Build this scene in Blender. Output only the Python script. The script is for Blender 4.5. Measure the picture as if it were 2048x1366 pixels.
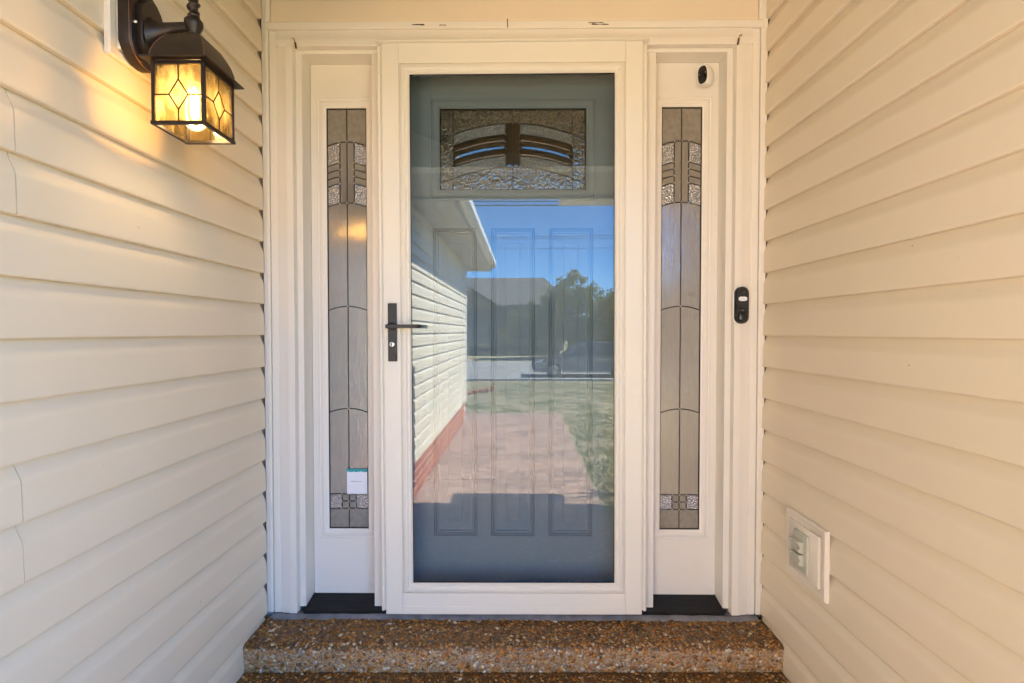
import bpy, bmesh, math, random
from mathutils import Vector, Matrix, Euler
random.seed(7)
R = math.radians
scene = bpy.context.scene
for o in list(bpy.data.objects):
    bpy.data.objects.remove(o)
COL = scene.collection
# All heights below are measured from the camera's height; RAISE lifts the finished place so that the path lies at z = 0.
RAISE = 1.42

# ------------------------------------------------------------------ camera, sky, sun, exposure
cam_data = bpy.data.cameras.new('camera')
cam = bpy.data.objects.new('camera', cam_data); COL.objects.link(cam)
cam.location = (0, -1.75, 0)
cam.rotation_euler = (R(90 - 1.15), 0, 0)
cam_data.sensor_width = 36
cam_data.lens = 975 / 2048 * 36
cam_data.shift_x = -3 / 2048
cam_data.clip_start = 0.02
cam_data.clip_end = 3000
scene.camera = cam

SUN_EL = 51
world = bpy.data.worlds.new('World'); scene.world = world
world.use_nodes = True
wn = world.node_tree.nodes; wl = world.node_tree.links
sky = wn.new('ShaderNodeTexSky'); sky.sky_type = 'NISHITA'
sky.sun_disc = False
sky.sun_elevation = R(SUN_EL); sky.sun_rotation = R(90)
sky.air_density = 0.8; sky.dust_density = 0.0; sky.ozone_density = 6.0; sky.altitude = 1500
wn['Background'].inputs['Strength'].default_value = 0.115
hs = wn.new('ShaderNodeHueSaturation'); hs.inputs['Saturation'].default_value = 1.2
wl.new(sky.outputs[0], hs.inputs['Color']); wl.new(hs.outputs[0], wn['Background'].inputs[0])

sun_data = bpy.data.lights.new('sun', 'SUN'); sun = bpy.data.objects.new('sun', sun_data); COL.objects.link(sun)
sun_data.energy = 4.8; sun_data.angle = R(0.53); sun_data.color = (1.0, 0.93, 0.82)
sun.rotation_euler = (0, R(90 - SUN_EL), 0)
sun.location = (6, -4, 8)

vs = scene.view_settings
vs.view_transform = 'Standard'; vs.look = 'None'; vs.gamma = 1
vs.use_curve_mapping = False
vs.exposure = 3.42
scene.cycles.max_bounces = 14
scene.cycles.diffuse_bounces = 6
scene.cycles.glossy_bounces = 6
scene.cycles.transparent_max_bounces = 24
scene.cycles.caustics_reflective = False
scene.cycles.caustics_refractive = False
scene.cycles.sample_clamp_indirect = 0.8
scene.cycles.use_denoising = True
scene.cycles.use_guiding = True
scene.cycles.guiding_training_samples = 48
scene.cycles.use_surface_guiding = True
scene.cycles.use_volume_guiding = False
scene.cycles.use_adaptive_sampling = False

# ------------------------------------------------------------------ materials
def mat(name, col, rough=0.5, spec=0.5, metal=0.0, noise=None, bump=None, coat=0.0):
    """noise = (scale, amount, stretch xyz); bump = (scale, strength, stretch xyz, distance)"""
    m = bpy.data.materials.new(name); m.use_nodes = True
    nt = m.node_tree; b = nt.nodes['Principled BSDF']
    b.inputs['Base Color'].default_value = (*col, 1)
    b.inputs['Roughness'].default_value = rough
    b.inputs['Specular IOR Level'].default_value = spec
    b.inputs['Metallic'].default_value = metal
    b.inputs['Coat Weight'].default_value = coat
    tc = nt.nodes.new('ShaderNodeTexCoord')
    def tex(scale, st, detail=4):
        mp = nt.nodes.new('ShaderNodeMapping'); mp.inputs['Scale'].default_value = st
        nt.links.new(tc.outputs['Object'], mp.inputs[0])
        n = nt.nodes.new('ShaderNodeTexNoise'); n.inputs['Scale'].default_value = scale
        n.inputs['Detail'].default_value = detail
        nt.links.new(mp.outputs[0], n.inputs['Vector'])
        return n
    if noise:
        n = tex(noise[0], noise[2])
        mr = nt.nodes.new('ShaderNodeMapRange')
        mr.inputs['From Min'].default_value = 0.3; mr.inputs['From Max'].default_value = 0.7
        mr.inputs['To Min'].default_value = 1 - noise[1]; mr.inputs['To Max'].default_value = 1 + noise[1]
        nt.links.new(n.outputs['Fac'], mr.inputs['Value'])
        mx = nt.nodes.new('ShaderNodeVectorMath'); mx.operation = 'SCALE'
        mx.inputs[0].default_value = col
        nt.links.new(mr.outputs[0], mx.inputs['Scale'])
        nt.links.new(mx.outputs[0], b.inputs['Base Color'])
    if bump:
        n = tex(bump[0], bump[2], 3)
        bp = nt.nodes.new('ShaderNodeBump'); bp.inputs['Strength'].default_value = bump[1]
        bp.inputs['Distance'].default_value = bump[3] if len(bump) > 3 else 0.001
        nt.links.new(n.outputs['Fac'], bp.inputs['Height'])
        nt.links.new(bp.outputs[0], b.inputs['Normal'])
    return m

def ramp(nt, stops, interp='LINEAR'):
    r = nt.nodes.new('ShaderNodeValToRGB'); cr = r.color_ramp; cr.interpolation = interp
    while len(cr.elements) > 1: cr.elements.remove(cr.elements[-1])
    cr.elements[0].position = stops[0][0]; cr.elements[0].color = (*stops[0][1], 1)
    for p, c in stops[1:]:
        e = cr.elements.new(p); e.color = (*c, 1)
    return r

M = {}
M['siding'] = mat('siding_vinyl', (0.72, 0.635, 0.49), 0.42, 0.4, noise=(1.6, 0.035, (1, 1, 1)), bump=(45, 0.22, (3, 0.12, 3), 0.0006))
M['siding_x'] = mat('siding_vinyl_across', (0.72, 0.635, 0.49), 0.42, 0.4, noise=(1.6, 0.035, (1, 1, 1)), bump=(45, 0.22, (0.12, 3, 3), 0.0006))
def specks(m, scale, cut, col):
    nt = m.node_tree; b = nt.nodes['Principled BSDF']; src = b.inputs['Base Color'].links[0].from_socket
    tc = nt.nodes.new('ShaderNodeTexCoord'); v = nt.nodes.new('ShaderNodeTexVoronoi'); v.inputs['Scale'].default_value = scale
    nt.links.new(tc.outputs['Object'], v.inputs['Vector'])
    k = ramp(nt, [(cut * 0.7, (1, 1, 1)), (cut, (0, 0, 0))]); nt.links.new(v.outputs['Distance'], k.inputs[0])
    mx = nt.nodes.new('ShaderNodeMix'); mx.data_type = 'RGBA'; mx.inputs['B'].default_value = (*col, 1)
    nt.links.new(k.outputs[0], mx.inputs['Factor']); nt.links.new(src, mx.inputs['A']); nt.links.new(mx.outputs['Result'], b.inputs['Base Color'])
specks(M['siding'], 7, 0.018, (0.25, 0.2, 0.15)); specks(M['siding'], 17, 0.020, (0.45, 0.38, 0.29))
M['trim'] = mat('painted_trim', (0.755, 0.725, 0.65), 0.38, 0.45, noise=(5, 0.02, (1, 1, 0.2)), bump=(60, 0.04, (1, 1, 0.1), 0.0005))
M['slab'] = mat('painted_slab', (0.75, 0.72, 0.645), 0.45, 0.4, noise=(4, 0.02, (1, 1, 1)), bump=(120, 0.06, (1, 1, 1), 0.0005))
M['storm'] = mat('storm_aluminium', (0.765, 0.74, 0.645), 0.32, 0.5, noise=(3, 0.012, (1, 1, 1)))
M['entry'] = mat('entry_door_paint', (0.46, 0.535, 0.575), 0.45, 0.4, noise=(4, 0.02, (1, 1, 1)), bump=(140, 0.08, (1, 1, 0.15), 0.0005))
M['black_metal'] = mat('black_metal', (0.012, 0.012, 0.013), 0.38, 0.5, bump=(400, 0.05, (1, 1, 1), 0.0003))
M['black_plastic'] = mat('black_plastic', (0.016, 0.016, 0.017), 0.25, 0.5)
M['gloss_black'] = mat('gloss_black', (0.008, 0.008, 0.009), 0.05, 0.6)
M['white_plastic'] = mat('white_plastic', (0.80, 0.79, 0.76), 0.3, 0.5)
M['ivory_plastic'] = mat('ivory_plastic', (0.46, 0.465, 0.38), 0.35, 0.5)
M['block'] = mat('mounting_block_vinyl', (0.73, 0.67, 0.575), 0.4, 0.4, noise=(6, 0.015, (1, 1, 1)))
M['steel'] = mat('lock_steel', (0.75, 0.75, 0.74), 0.22, 0.5, 1.0)
M['brass'] = mat('brass_hook', (0.62, 0.40, 0.12), 0.3, 0.5, 1.0)
M['rust'] = mat('rusty_wire', (0.10, 0.05, 0.025), 0.7, 0.3)
M['sill'] = mat('black_threshold', (0.010, 0.010, 0.010), 0.55, 0.3, noise=(14, 0.4, (1, 4, 1)))
M['caulk'] = mat('grey_caulk', (0.19, 0.18, 0.175), 0.8, 0.2, noise=(22, 0.25, (1, 1, 1)), bump=(70, 0.6, (1, 1, 1), 0.003))
M['came'] = mat('lead_came', (0.055, 0.052, 0.048), 0.4, 0.5, 0.4)
M['solder'] = mat('solder', (0.35, 0.34, 0.33), 0.3, 0.5, 0.8)
M['felt'] = mat('sheathing_paper', (0.34, 0.28, 0.21), 0.9, 0.1)
M['dark_gap'] = mat('sealant_and_gap_shade', (0.03, 0.026, 0.022), 0.8, 0.2)
M['chip'] = mat('chipped_paint', (0.06, 0.04, 0.025), 0.8, 0.2)
M['paper'] = mat('white_sticker', (0.78, 0.80, 0.84), 0.4, 0.4)
M['teal'] = mat('teal_print', (0.02, 0.33, 0.34), 0.4, 0.4)
M['ink'] = mat('blue_grey_print', (0.10, 0.25, 0.32), 0.5, 0.4)
M['label'] = mat('doorbell_label', (0.80, 0.82, 0.84), 0.3, 0.5)
M['brick'] = mat('red_brick', (0.40, 0.135, 0.055), 0.85, 0.3, noise=(9, 0.3, (1, 1, 1)), bump=(80, 0.5, (1, 1, 1), 0.002))
M['mortar'] = mat('mortar', (0.80, 0.77, 0.72), 0.9, 0.2, noise=(20, 0.1, (1, 1, 1)), bump=(100, 0.5, (1, 1, 1), 0.002))
M['white_paint'] = mat('white_gutter', (0.74, 0.73, 0.70), 0.4, 0.4, noise=(3, 0.03, (1, 1, 1)))
M['soffit'] = mat('soffit_vinyl', (0.40, 0.36, 0.29), 0.5, 0.4, noise=(2, 0.02, (1, 1, 1)))
M['ceiling'] = mat('porch_ceiling_vinyl', (0.66, 0.53, 0.32), 0.5, 0.4, noise=(2, 0.02, (1, 1, 1)))
M['shingle'] = mat('grey_shingles', (0.12, 0.115, 0.11), 0.9, 0.2, noise=(6, 0.3, (1, 3, 1)))
M['hall_wall'] = mat('hall_wall_paint', (0.42, 0.40, 0.37), 0.8, 0.2)
M['hall_floor'] = mat('hall_floor_wood', (0.30, 0.17, 0.08), 0.4, 0.4, noise=(8, 0.3, (8, 0.6, 1)))
M['wire'] = mat('wire_black', (0.01, 0.01, 0.01), 0.6, 0.3)
M['wood_pole'] = mat('pole_wood', (0.16, 0.12, 0.09), 0.9, 0.2, noise=(10, 0.3, (4, 4, 0.3)))
M['asphalt'] = mat('street_concrete', (0.27, 0.26, 0.25), 0.9, 0.2, noise=(0.8, 0.15, (1, 1, 1)), bump=(60, 0.4, (1, 1, 1), 0.004))
M['kerb'] = mat('kerb_concrete', (0.36, 0.34, 0.31), 0.9, 0.2, noise=(2, 0.15, (1, 1, 1)))
M['house_wall'] = mat('neighbour_wall', (0.11, 0.105, 0.105), 0.8, 0.3, noise=(2, 0.1, (1, 1, 6)))
M['house_trim'] = mat('neighbour_trim', (0.34, 0.31, 0.27), 0.6, 0.3)
M['house_gable'] = mat('neighbour_gable', (0.30, 0.20, 0.12), 0.8, 0.3, noise=(2, 0.1, (1, 1, 6)))
M['window_glass'] = mat('far_window_glass', (0.02, 0.025, 0.03), 0.08, 0.6)
M['garage'] = mat('garage_door_paint', (0.20, 0.195, 0.19), 0.6, 0.3)
M['car_paint'] = mat('car_paint', (0.10, 0.125, 0.20), 0.22, 0.5, 0.2, coat=1.0)
M['tyre'] = mat('tyre_rubber', (0.012, 0.012, 0.012), 0.85, 0.2)
M['rim'] = mat('alloy', (0.45, 0.45, 0.46), 0.3, 0.5, 0.9)
M['lamp_clear'] = mat('headlight_lens', (0.55, 0.58, 0.62), 0.12, 0.6)
M['tail_red'] = mat('tail_light', (0.30, 0.01, 0.01), 0.15, 0.6)
M['bark'] = mat('bark', (0.035, 0.026, 0.02), 0.9, 0.2, noise=(12, 0.35, (4, 4, 0.5)))
M['fence_wood'] = mat('fence_board', (0.06, 0.055, 0.05), 0.85, 0.2, noise=(5, 0.2, (5, 5, 0.4)))
M['fence_cap'] = mat('fence_cap', (0.38, 0.33, 0.16), 0.7, 0.3)

# oil-rubbed bronze with copper showing at worn edges
m = mat('oiled_bronze', (0.030, 0.021, 0.016), 0.36, 0.5, 0.35, noise=(30, 0.2, (1, 1, 1)), bump=(300, 0.08, (1, 1, 1), 0.0003))
M['bronze'] = m
m = mat('worn_copper_edge', (0.30, 0.13, 0.07), 0.4, 0.5, 0.5)
M['copper'] = m

def leaf_mat(name, stops, transl=0.25):
    m = bpy.data.materials.new(name); m.use_nodes = True; nt = m.node_tree
    b = nt.nodes['Principled BSDF']; b.inputs['Roughness'].default_value = 0.45
    b.inputs['Specular IOR Level'].default_value = 0.4
    g = nt.nodes.new('ShaderNodeNewGeometry'); r = ramp(nt, stops)
    nt.links.new(g.outputs['Random Per Island'], r.inputs[0])
    nt.links.new(r.outputs[0], b.inputs['Base Color'])
    t = nt.nodes.new('ShaderNodeBsdfTranslucent'); nt.links.new(r.outputs[0], t.inputs[0])
    mx = nt.nodes.new('ShaderNodeMixShader'); mx.inputs[0].default_value = transl
    nt.links.new(b.outputs[0], mx.inputs[1]); nt.links.new(t.outputs[0], mx.inputs[2])
    nt.links.new(mx.outputs[0], nt.nodes['Material Output'].inputs[0])
    return m
M['leaf'] = leaf_mat('leaf_green', [(0, (0.07, 0.085, 0.025)), (0.5, (0.17, 0.18, 0.055)), (1, (0.40, 0.38, 0.18))], 0.5)
M['leaf_olive'] = leaf_mat('leaf_olive', [(0, (0.07, 0.07, 0.018)), (0.5, (0.16, 0.15, 0.04)), (1, (0.30, 0.26, 0.09))], 0.4)
M['grass'] = leaf_mat('grass_blade', [(0, (0.09, 0.10, 0.035)), (0.5, (0.20, 0.185, 0.085)), (1, (0.38, 0.31, 0.18))])

def pebble_mat(name, stops, rough):
    m = bpy.data.materials.new(name); m.use_nodes = True; nt = m.node_tree
    b = nt.nodes['Principled BSDF']; b.inputs['Roughness'].default_value = rough
    g = nt.nodes.new('ShaderNodeNewGeometry'); r = ramp(nt, stops)
    nt.links.new(g.outputs['Random Per Island'], r.inputs[0])
    tc = nt.nodes.new('ShaderNodeTexCoord'); n = nt.nodes.new('ShaderNodeTexNoise'); n.inputs['Scale'].default_value = 160
    nt.links.new(tc.outputs['Object'], n.inputs['Vector'])
    mr = nt.nodes.new('ShaderNodeMapRange'); mr.inputs['To Min'].default_value = 0.6; mr.inputs['To Max'].default_value = 1.4
    nt.links.new(n.outputs['Fac'], mr.inputs['Value'])
    mx = nt.nodes.new('ShaderNodeVectorMath'); mx.operation = 'SCALE'
    nt.links.new(r.outputs[0], mx.inputs[0]); nt.links.new(mr.outputs[0], mx.inputs['Scale'])
    nt.links.new(mx.outputs[0], b.inputs['Base Color'])
    return m
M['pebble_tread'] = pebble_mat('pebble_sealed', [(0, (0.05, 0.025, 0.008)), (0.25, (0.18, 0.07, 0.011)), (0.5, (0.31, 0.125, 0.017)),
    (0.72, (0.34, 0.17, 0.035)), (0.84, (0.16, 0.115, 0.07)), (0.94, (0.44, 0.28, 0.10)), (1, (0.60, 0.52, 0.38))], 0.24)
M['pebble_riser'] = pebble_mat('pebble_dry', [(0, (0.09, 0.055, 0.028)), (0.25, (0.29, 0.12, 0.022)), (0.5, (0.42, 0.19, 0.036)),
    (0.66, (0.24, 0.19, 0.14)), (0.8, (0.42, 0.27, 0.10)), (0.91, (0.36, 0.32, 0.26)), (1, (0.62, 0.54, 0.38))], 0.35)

def aggregate_mat(name, stops, mortar, scale, bumpd=0.003, rough=0.6):
    """pebbles of a few millimetres set in mortar, as colour and fine relief"""
    m = bpy.data.materials.new(name); m.use_nodes = True; nt = m.node_tree
    b = nt.nodes['Principled BSDF']; b.inputs['Roughness'].default_value = rough
    tc = nt.nodes.new('ShaderNodeTexCoord')
    v = nt.nodes.new('ShaderNodeTexVoronoi'); v.inputs['Scale'].default_value = scale
    nt.links.new(tc.outputs['Object'], v.inputs['Vector'])
    sep = nt.nodes.new('ShaderNodeSeparateColor'); nt.links.new(v.outputs['Color'], sep.inputs[0])
    r = ramp(nt, stops); nt.links.new(sep.outputs[0], r.inputs[0])
    k = ramp(nt, [(0.42, (0, 0, 0)), (0.62, (1, 1, 1))]); nt.links.new(v.outputs['Distance'], k.inputs[0])
    mx = nt.nodes.new('ShaderNodeMix'); mx.data_type = 'RGBA'
    nt.links.new(k.outputs[0], mx.inputs['Factor']); nt.links.new(r.outputs[0], mx.inputs['A'])
    mx.inputs['B'].default_value = (*mortar, 1)
    n = nt.nodes.new('ShaderNodeTexNoise'); n.inputs['Scale'].default_value = 3.0; n.inputs['Detail'].default_value = 6
    nt.links.new(tc.outputs['Object'], n.inputs['Vector'])
    mr = nt.nodes.new('ShaderNodeMapRange'); mr.inputs['From Min'].default_value = 0.3; mr.inputs['From Max'].default_value = 0.7
    mr.inputs['To Min'].default_value = 0.75; mr.inputs['To Max'].default_value = 1.2
    nt.links.new(n.outputs['Fac'], mr.inputs['Value'])
    sc = nt.nodes.new('ShaderNodeVectorMath'); sc.operation = 'SCALE'
    nt.links.new(mx.outputs['Result'], sc.inputs[0]); nt.links.new(mr.outputs[0], sc.inputs['Scale'])
    nt.links.new(sc.outputs[0], b.inputs['Base Color'])
    bp = nt.nodes.new('ShaderNodeBump'); bp.inputs['Strength'].default_value = 0.6; bp.inputs['Distance'].default_value = bumpd
    bp.invert = True
    nt.links.new(v.outputs['Distance'], bp.inputs['Height']); nt.links.new(bp.outputs[0], b.inputs['Normal'])
    return m
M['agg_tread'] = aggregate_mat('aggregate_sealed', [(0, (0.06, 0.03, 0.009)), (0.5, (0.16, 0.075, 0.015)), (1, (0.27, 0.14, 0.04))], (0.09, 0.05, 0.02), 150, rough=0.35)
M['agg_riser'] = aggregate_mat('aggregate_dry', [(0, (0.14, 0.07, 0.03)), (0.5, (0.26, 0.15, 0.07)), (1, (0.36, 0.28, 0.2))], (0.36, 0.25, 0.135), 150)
M['agg_path'] = aggregate_mat('aggregate_path', [(0, (0.15, 0.065, 0.04)), (0.4, (0.34, 0.18, 0.11)), (0.75, (0.42, 0.265, 0.18)), (0.88, (0.52, 0.38, 0.28)), (1, (0.85, 0.75, 0.64))], (0.33, 0.21, 0.15), 48, 0.004)

def ground_mat():
    m = mat('lawn_ground', (0.12, 0.115, 0.05), 0.95, 0.1)
    nt = m.node_tree; b = nt.nodes['Principled BSDF']
    tc = nt.nodes.new('ShaderNodeTexCoord')
    n = nt.nodes.new('ShaderNodeTexNoise'); n.inputs['Scale'].default_value = 1.4; n.inputs['Detail'].default_value = 9; n.inputs['Roughness'].default_value = 0.7
    nt.links.new(tc.outputs['Object'], n.inputs['Vector'])
    r = ramp(nt, [(0.34, (0.085, 0.095, 0.035)), (0.44, (0.18, 0.175, 0.08)), (0.53, (0.30, 0.255, 0.15)), (0.66, (0.40, 0.32, 0.22))])
    nt.links.new(n.outputs['Fac'], r.inputs[0]); nt.links.new(r.outputs[0], b.inputs['Base Color'])
    return m
M['lawn'] = ground_mat()

def glass_mat(name, tint, refl, rough=0.0, bump=None, body=None, body_fac=0.0, kind='noise', ridge=None, gloss=(1, 1, 1), transl=False):
    """clear or obscure glass: see-through share, mirror share that rises at grazing angles, optional milky body"""
    m = bpy.data.materials.new(name); m.use_nodes = True; nt = m.node_tree
    for n in list(nt.nodes):
        if n.type != 'OUTPUT_MATERIAL': nt.nodes.remove(n)
    out = nt.nodes['Material Output']
    tr = nt.nodes.new('ShaderNodeBsdfTransparent'); tr.inputs[0].default_value = (*tint, 1)
    gl = nt.nodes.new('ShaderNodeBsdfGlossy'); gl.inputs['Roughness'].default_value = rough; gl.inputs[0].default_value = (*gloss, 1)
    fr = nt.nodes.new('ShaderNodeFresnel'); fr.inputs['IOR'].default_value = 1.5
    mr = nt.nodes.new('ShaderNodeMapRange'); mr.inputs['From Min'].default_value = 0.04; mr.inputs['From Max'].default_value = 1
    mr.inputs['To Min'].default_value = refl; mr.inputs['To Max'].default_value = 1
    nt.links.new(fr.outputs[0], mr.inputs['Value'])
    base = tr.outputs[0]
    nrm = None
    if bump:
        tc = nt.nodes.new('ShaderNodeTexCoord'); mp = nt.nodes.new('ShaderNodeMapping'); mp.inputs['Scale'].default_value = bump[2]
        nt.links.new(tc.outputs['Object'], mp.inputs[0])
        if kind == 'voronoi':
            t = nt.nodes.new('ShaderNodeTexVoronoi'); t.inputs['Scale'].default_value = bump[0]; h = t.outputs['Distance']
        elif kind == 'chip':
            d = nt.nodes.new('ShaderNodeTexNoise'); d.inputs['Scale'].default_value = 40; d.inputs['Detail'].default_value = 4
            nt.links.new(mp.outputs[0], d.inputs['Vector'])
            a = nt.nodes.new('ShaderNodeVectorMath'); a.operation = 'MULTIPLY_ADD'; a.inputs[1].default_value = (0.03, 0.03, 0.03)
            nt.links.new(d.outputs['Color'], a.inputs[0]); nt.links.new(mp.outputs[0], a.inputs[2])
            t = nt.nodes.new('ShaderNodeTexVoronoi'); t.inputs['Scale'].default_value = bump[0]
            t.feature = 'DISTANCE_TO_EDGE'; nt.links.new(a.outputs[0], t.inputs['Vector']); h = t.outputs['Distance']
        else:
            t = nt.nodes.new('ShaderNodeTexNoise'); t.inputs['Scale'].default_value = bump[0]; h = t.outputs['Fac']
        if kind != 'chip': nt.links.new(mp.outputs[0], t.inputs['Vector'])
        bp = nt.nodes.new('ShaderNodeBump'); bp.inputs['Strength'].default_value = bump[1]; bp.inputs['Distance'].default_value = bump[3]
        nt.links.new(h, bp.inputs['Height']); nrm = bp.outputs[0]
        nt.links.new(nrm, gl.inputs['Normal'])
    if body:
        df = nt.nodes.new('ShaderNodeBsdfTranslucent' if transl else 'ShaderNodeBsdfDiffuse'); df.inputs[0].default_value = (*body, 1)
        if nrm: nt.links.new(nrm, df.inputs['Normal'])
        if ridge:      # frosted ridges drawn paler in the body colour; granite specks stand for glints
            rr = ramp(nt, [(ridge[0], ridge[2]), (ridge[1], body)]); nt.links.new(h, rr.inputs[0]); nt.links.new(rr.outputs[0], df.inputs[0])
        ma = nt.nodes.new('ShaderNodeMixShader'); ma.inputs[0].default_value = body_fac
        nt.links.new(tr.outputs[0], ma.inputs[1]); nt.links.new(df.outputs[0], ma.inputs[2]); base = ma.outputs[0]
    mx = nt.nodes.new('ShaderNodeMixShader')
    nt.links.new(mr.outputs[0], mx.inputs[0]); nt.links.new(base, mx.inputs[1]); nt.links.new(gl.outputs[0], mx.inputs[2])
    nt.links.new(mx.outputs[0], out.inputs[0])
    return m
M['storm_glass'] = glass_mat('storm_glass', (0.78, 0.81, 0.81), 0.056, gloss=(0.90, 0.96, 1.0))
GB = (0.26, 0.24, 0.20)
M['pane_plain'] = glass_mat('pane_satin', (0.5, 0.48, 0.43), 0.07, 0.12, (60, 0.2, (1, 1, 1), 0.002), GB, 0.8, ridge=(0.4, 0.62, (0.30, 0.28, 0.24)))
M['pane_rain'] = glass_mat('pane_rain', (0.5, 0.48, 0.43), 0.19, 0.12, (150, 0.4, (2.6, 1, 0.16), 0.0013), (0.255, 0.245, 0.22), 0.75, ridge=(0.36, 0.62, (0.285, 0.275, 0.25)))
M['pane_granite'] = glass_mat('pane_granite', (0.6, 0.6, 0.58), 0.20, 0.08, (170, 0.6, (1, 1, 1), 0.004), (0.22, 0.21, 0.195), 0.85, kind='voronoi', ridge=(0.14, 0.40, (0.62, 0.60, 0.57)))  # pale specks put the sparkle of tiny lenses into the body colour
M['pane_chip'] = glass_mat('pane_gluechip', (0.5, 0.48, 0.43), 0.30, 0.04, (54, 1.0, (1, 1, 1), 0.0017), (0.15, 0.13, 0.10), 0.85, kind='chip', ridge=(0.015, 0.09, (0.40, 0.36, 0.30)))
M['pane_bevel'] = glass_mat('pane_bevelled', (0.45, 0.38, 0.28), 0.16, 0.0)
M['pane_amber'] = glass_mat('pane_seeded_amber', (0.95, 0.80, 0.46), 0.05, 0.08, (55, 0.5, (1, 1, 0.5), 0.003), (0.40, 0.31, 0.17), 0.24, ridge=(0.36, 0.62, (0.82, 0.73, 0.53)), transl=True)
m = glass_mat('bulb_glass', (0.98, 0.9, 0.7), 0.05, 0.02); M['bulb_glass'] = m
_e = m.node_tree.nodes.new('ShaderNodeEmission'); _e.inputs[0].default_value = (1.0, 0.70, 0.32, 1); _e.inputs[1].default_value = 0.05
_a = m.node_tree.nodes.new('ShaderNodeAddShader'); _o = m.node_tree.nodes['Material Output']
m.node_tree.links.new(_o.inputs[0].links[0].from_socket, _a.inputs[0]); m.node_tree.links.new(_e.outputs[0], _a.inputs[1]); m.node_tree.links.new(_a.outputs[0], _o.inputs[0])
m = bpy.data.materials.new('filament_glow'); m.use_nodes = True
b = m.node_tree.nodes['Principled BSDF']; b.inputs['Base Color'].default_value = (0, 0, 0, 1)
b.inputs['Emission Color'].default_value = (1.0, 0.66, 0.28, 1); b.inputs['Emission Strength'].default_value = 6
M['filament'] = m

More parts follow.
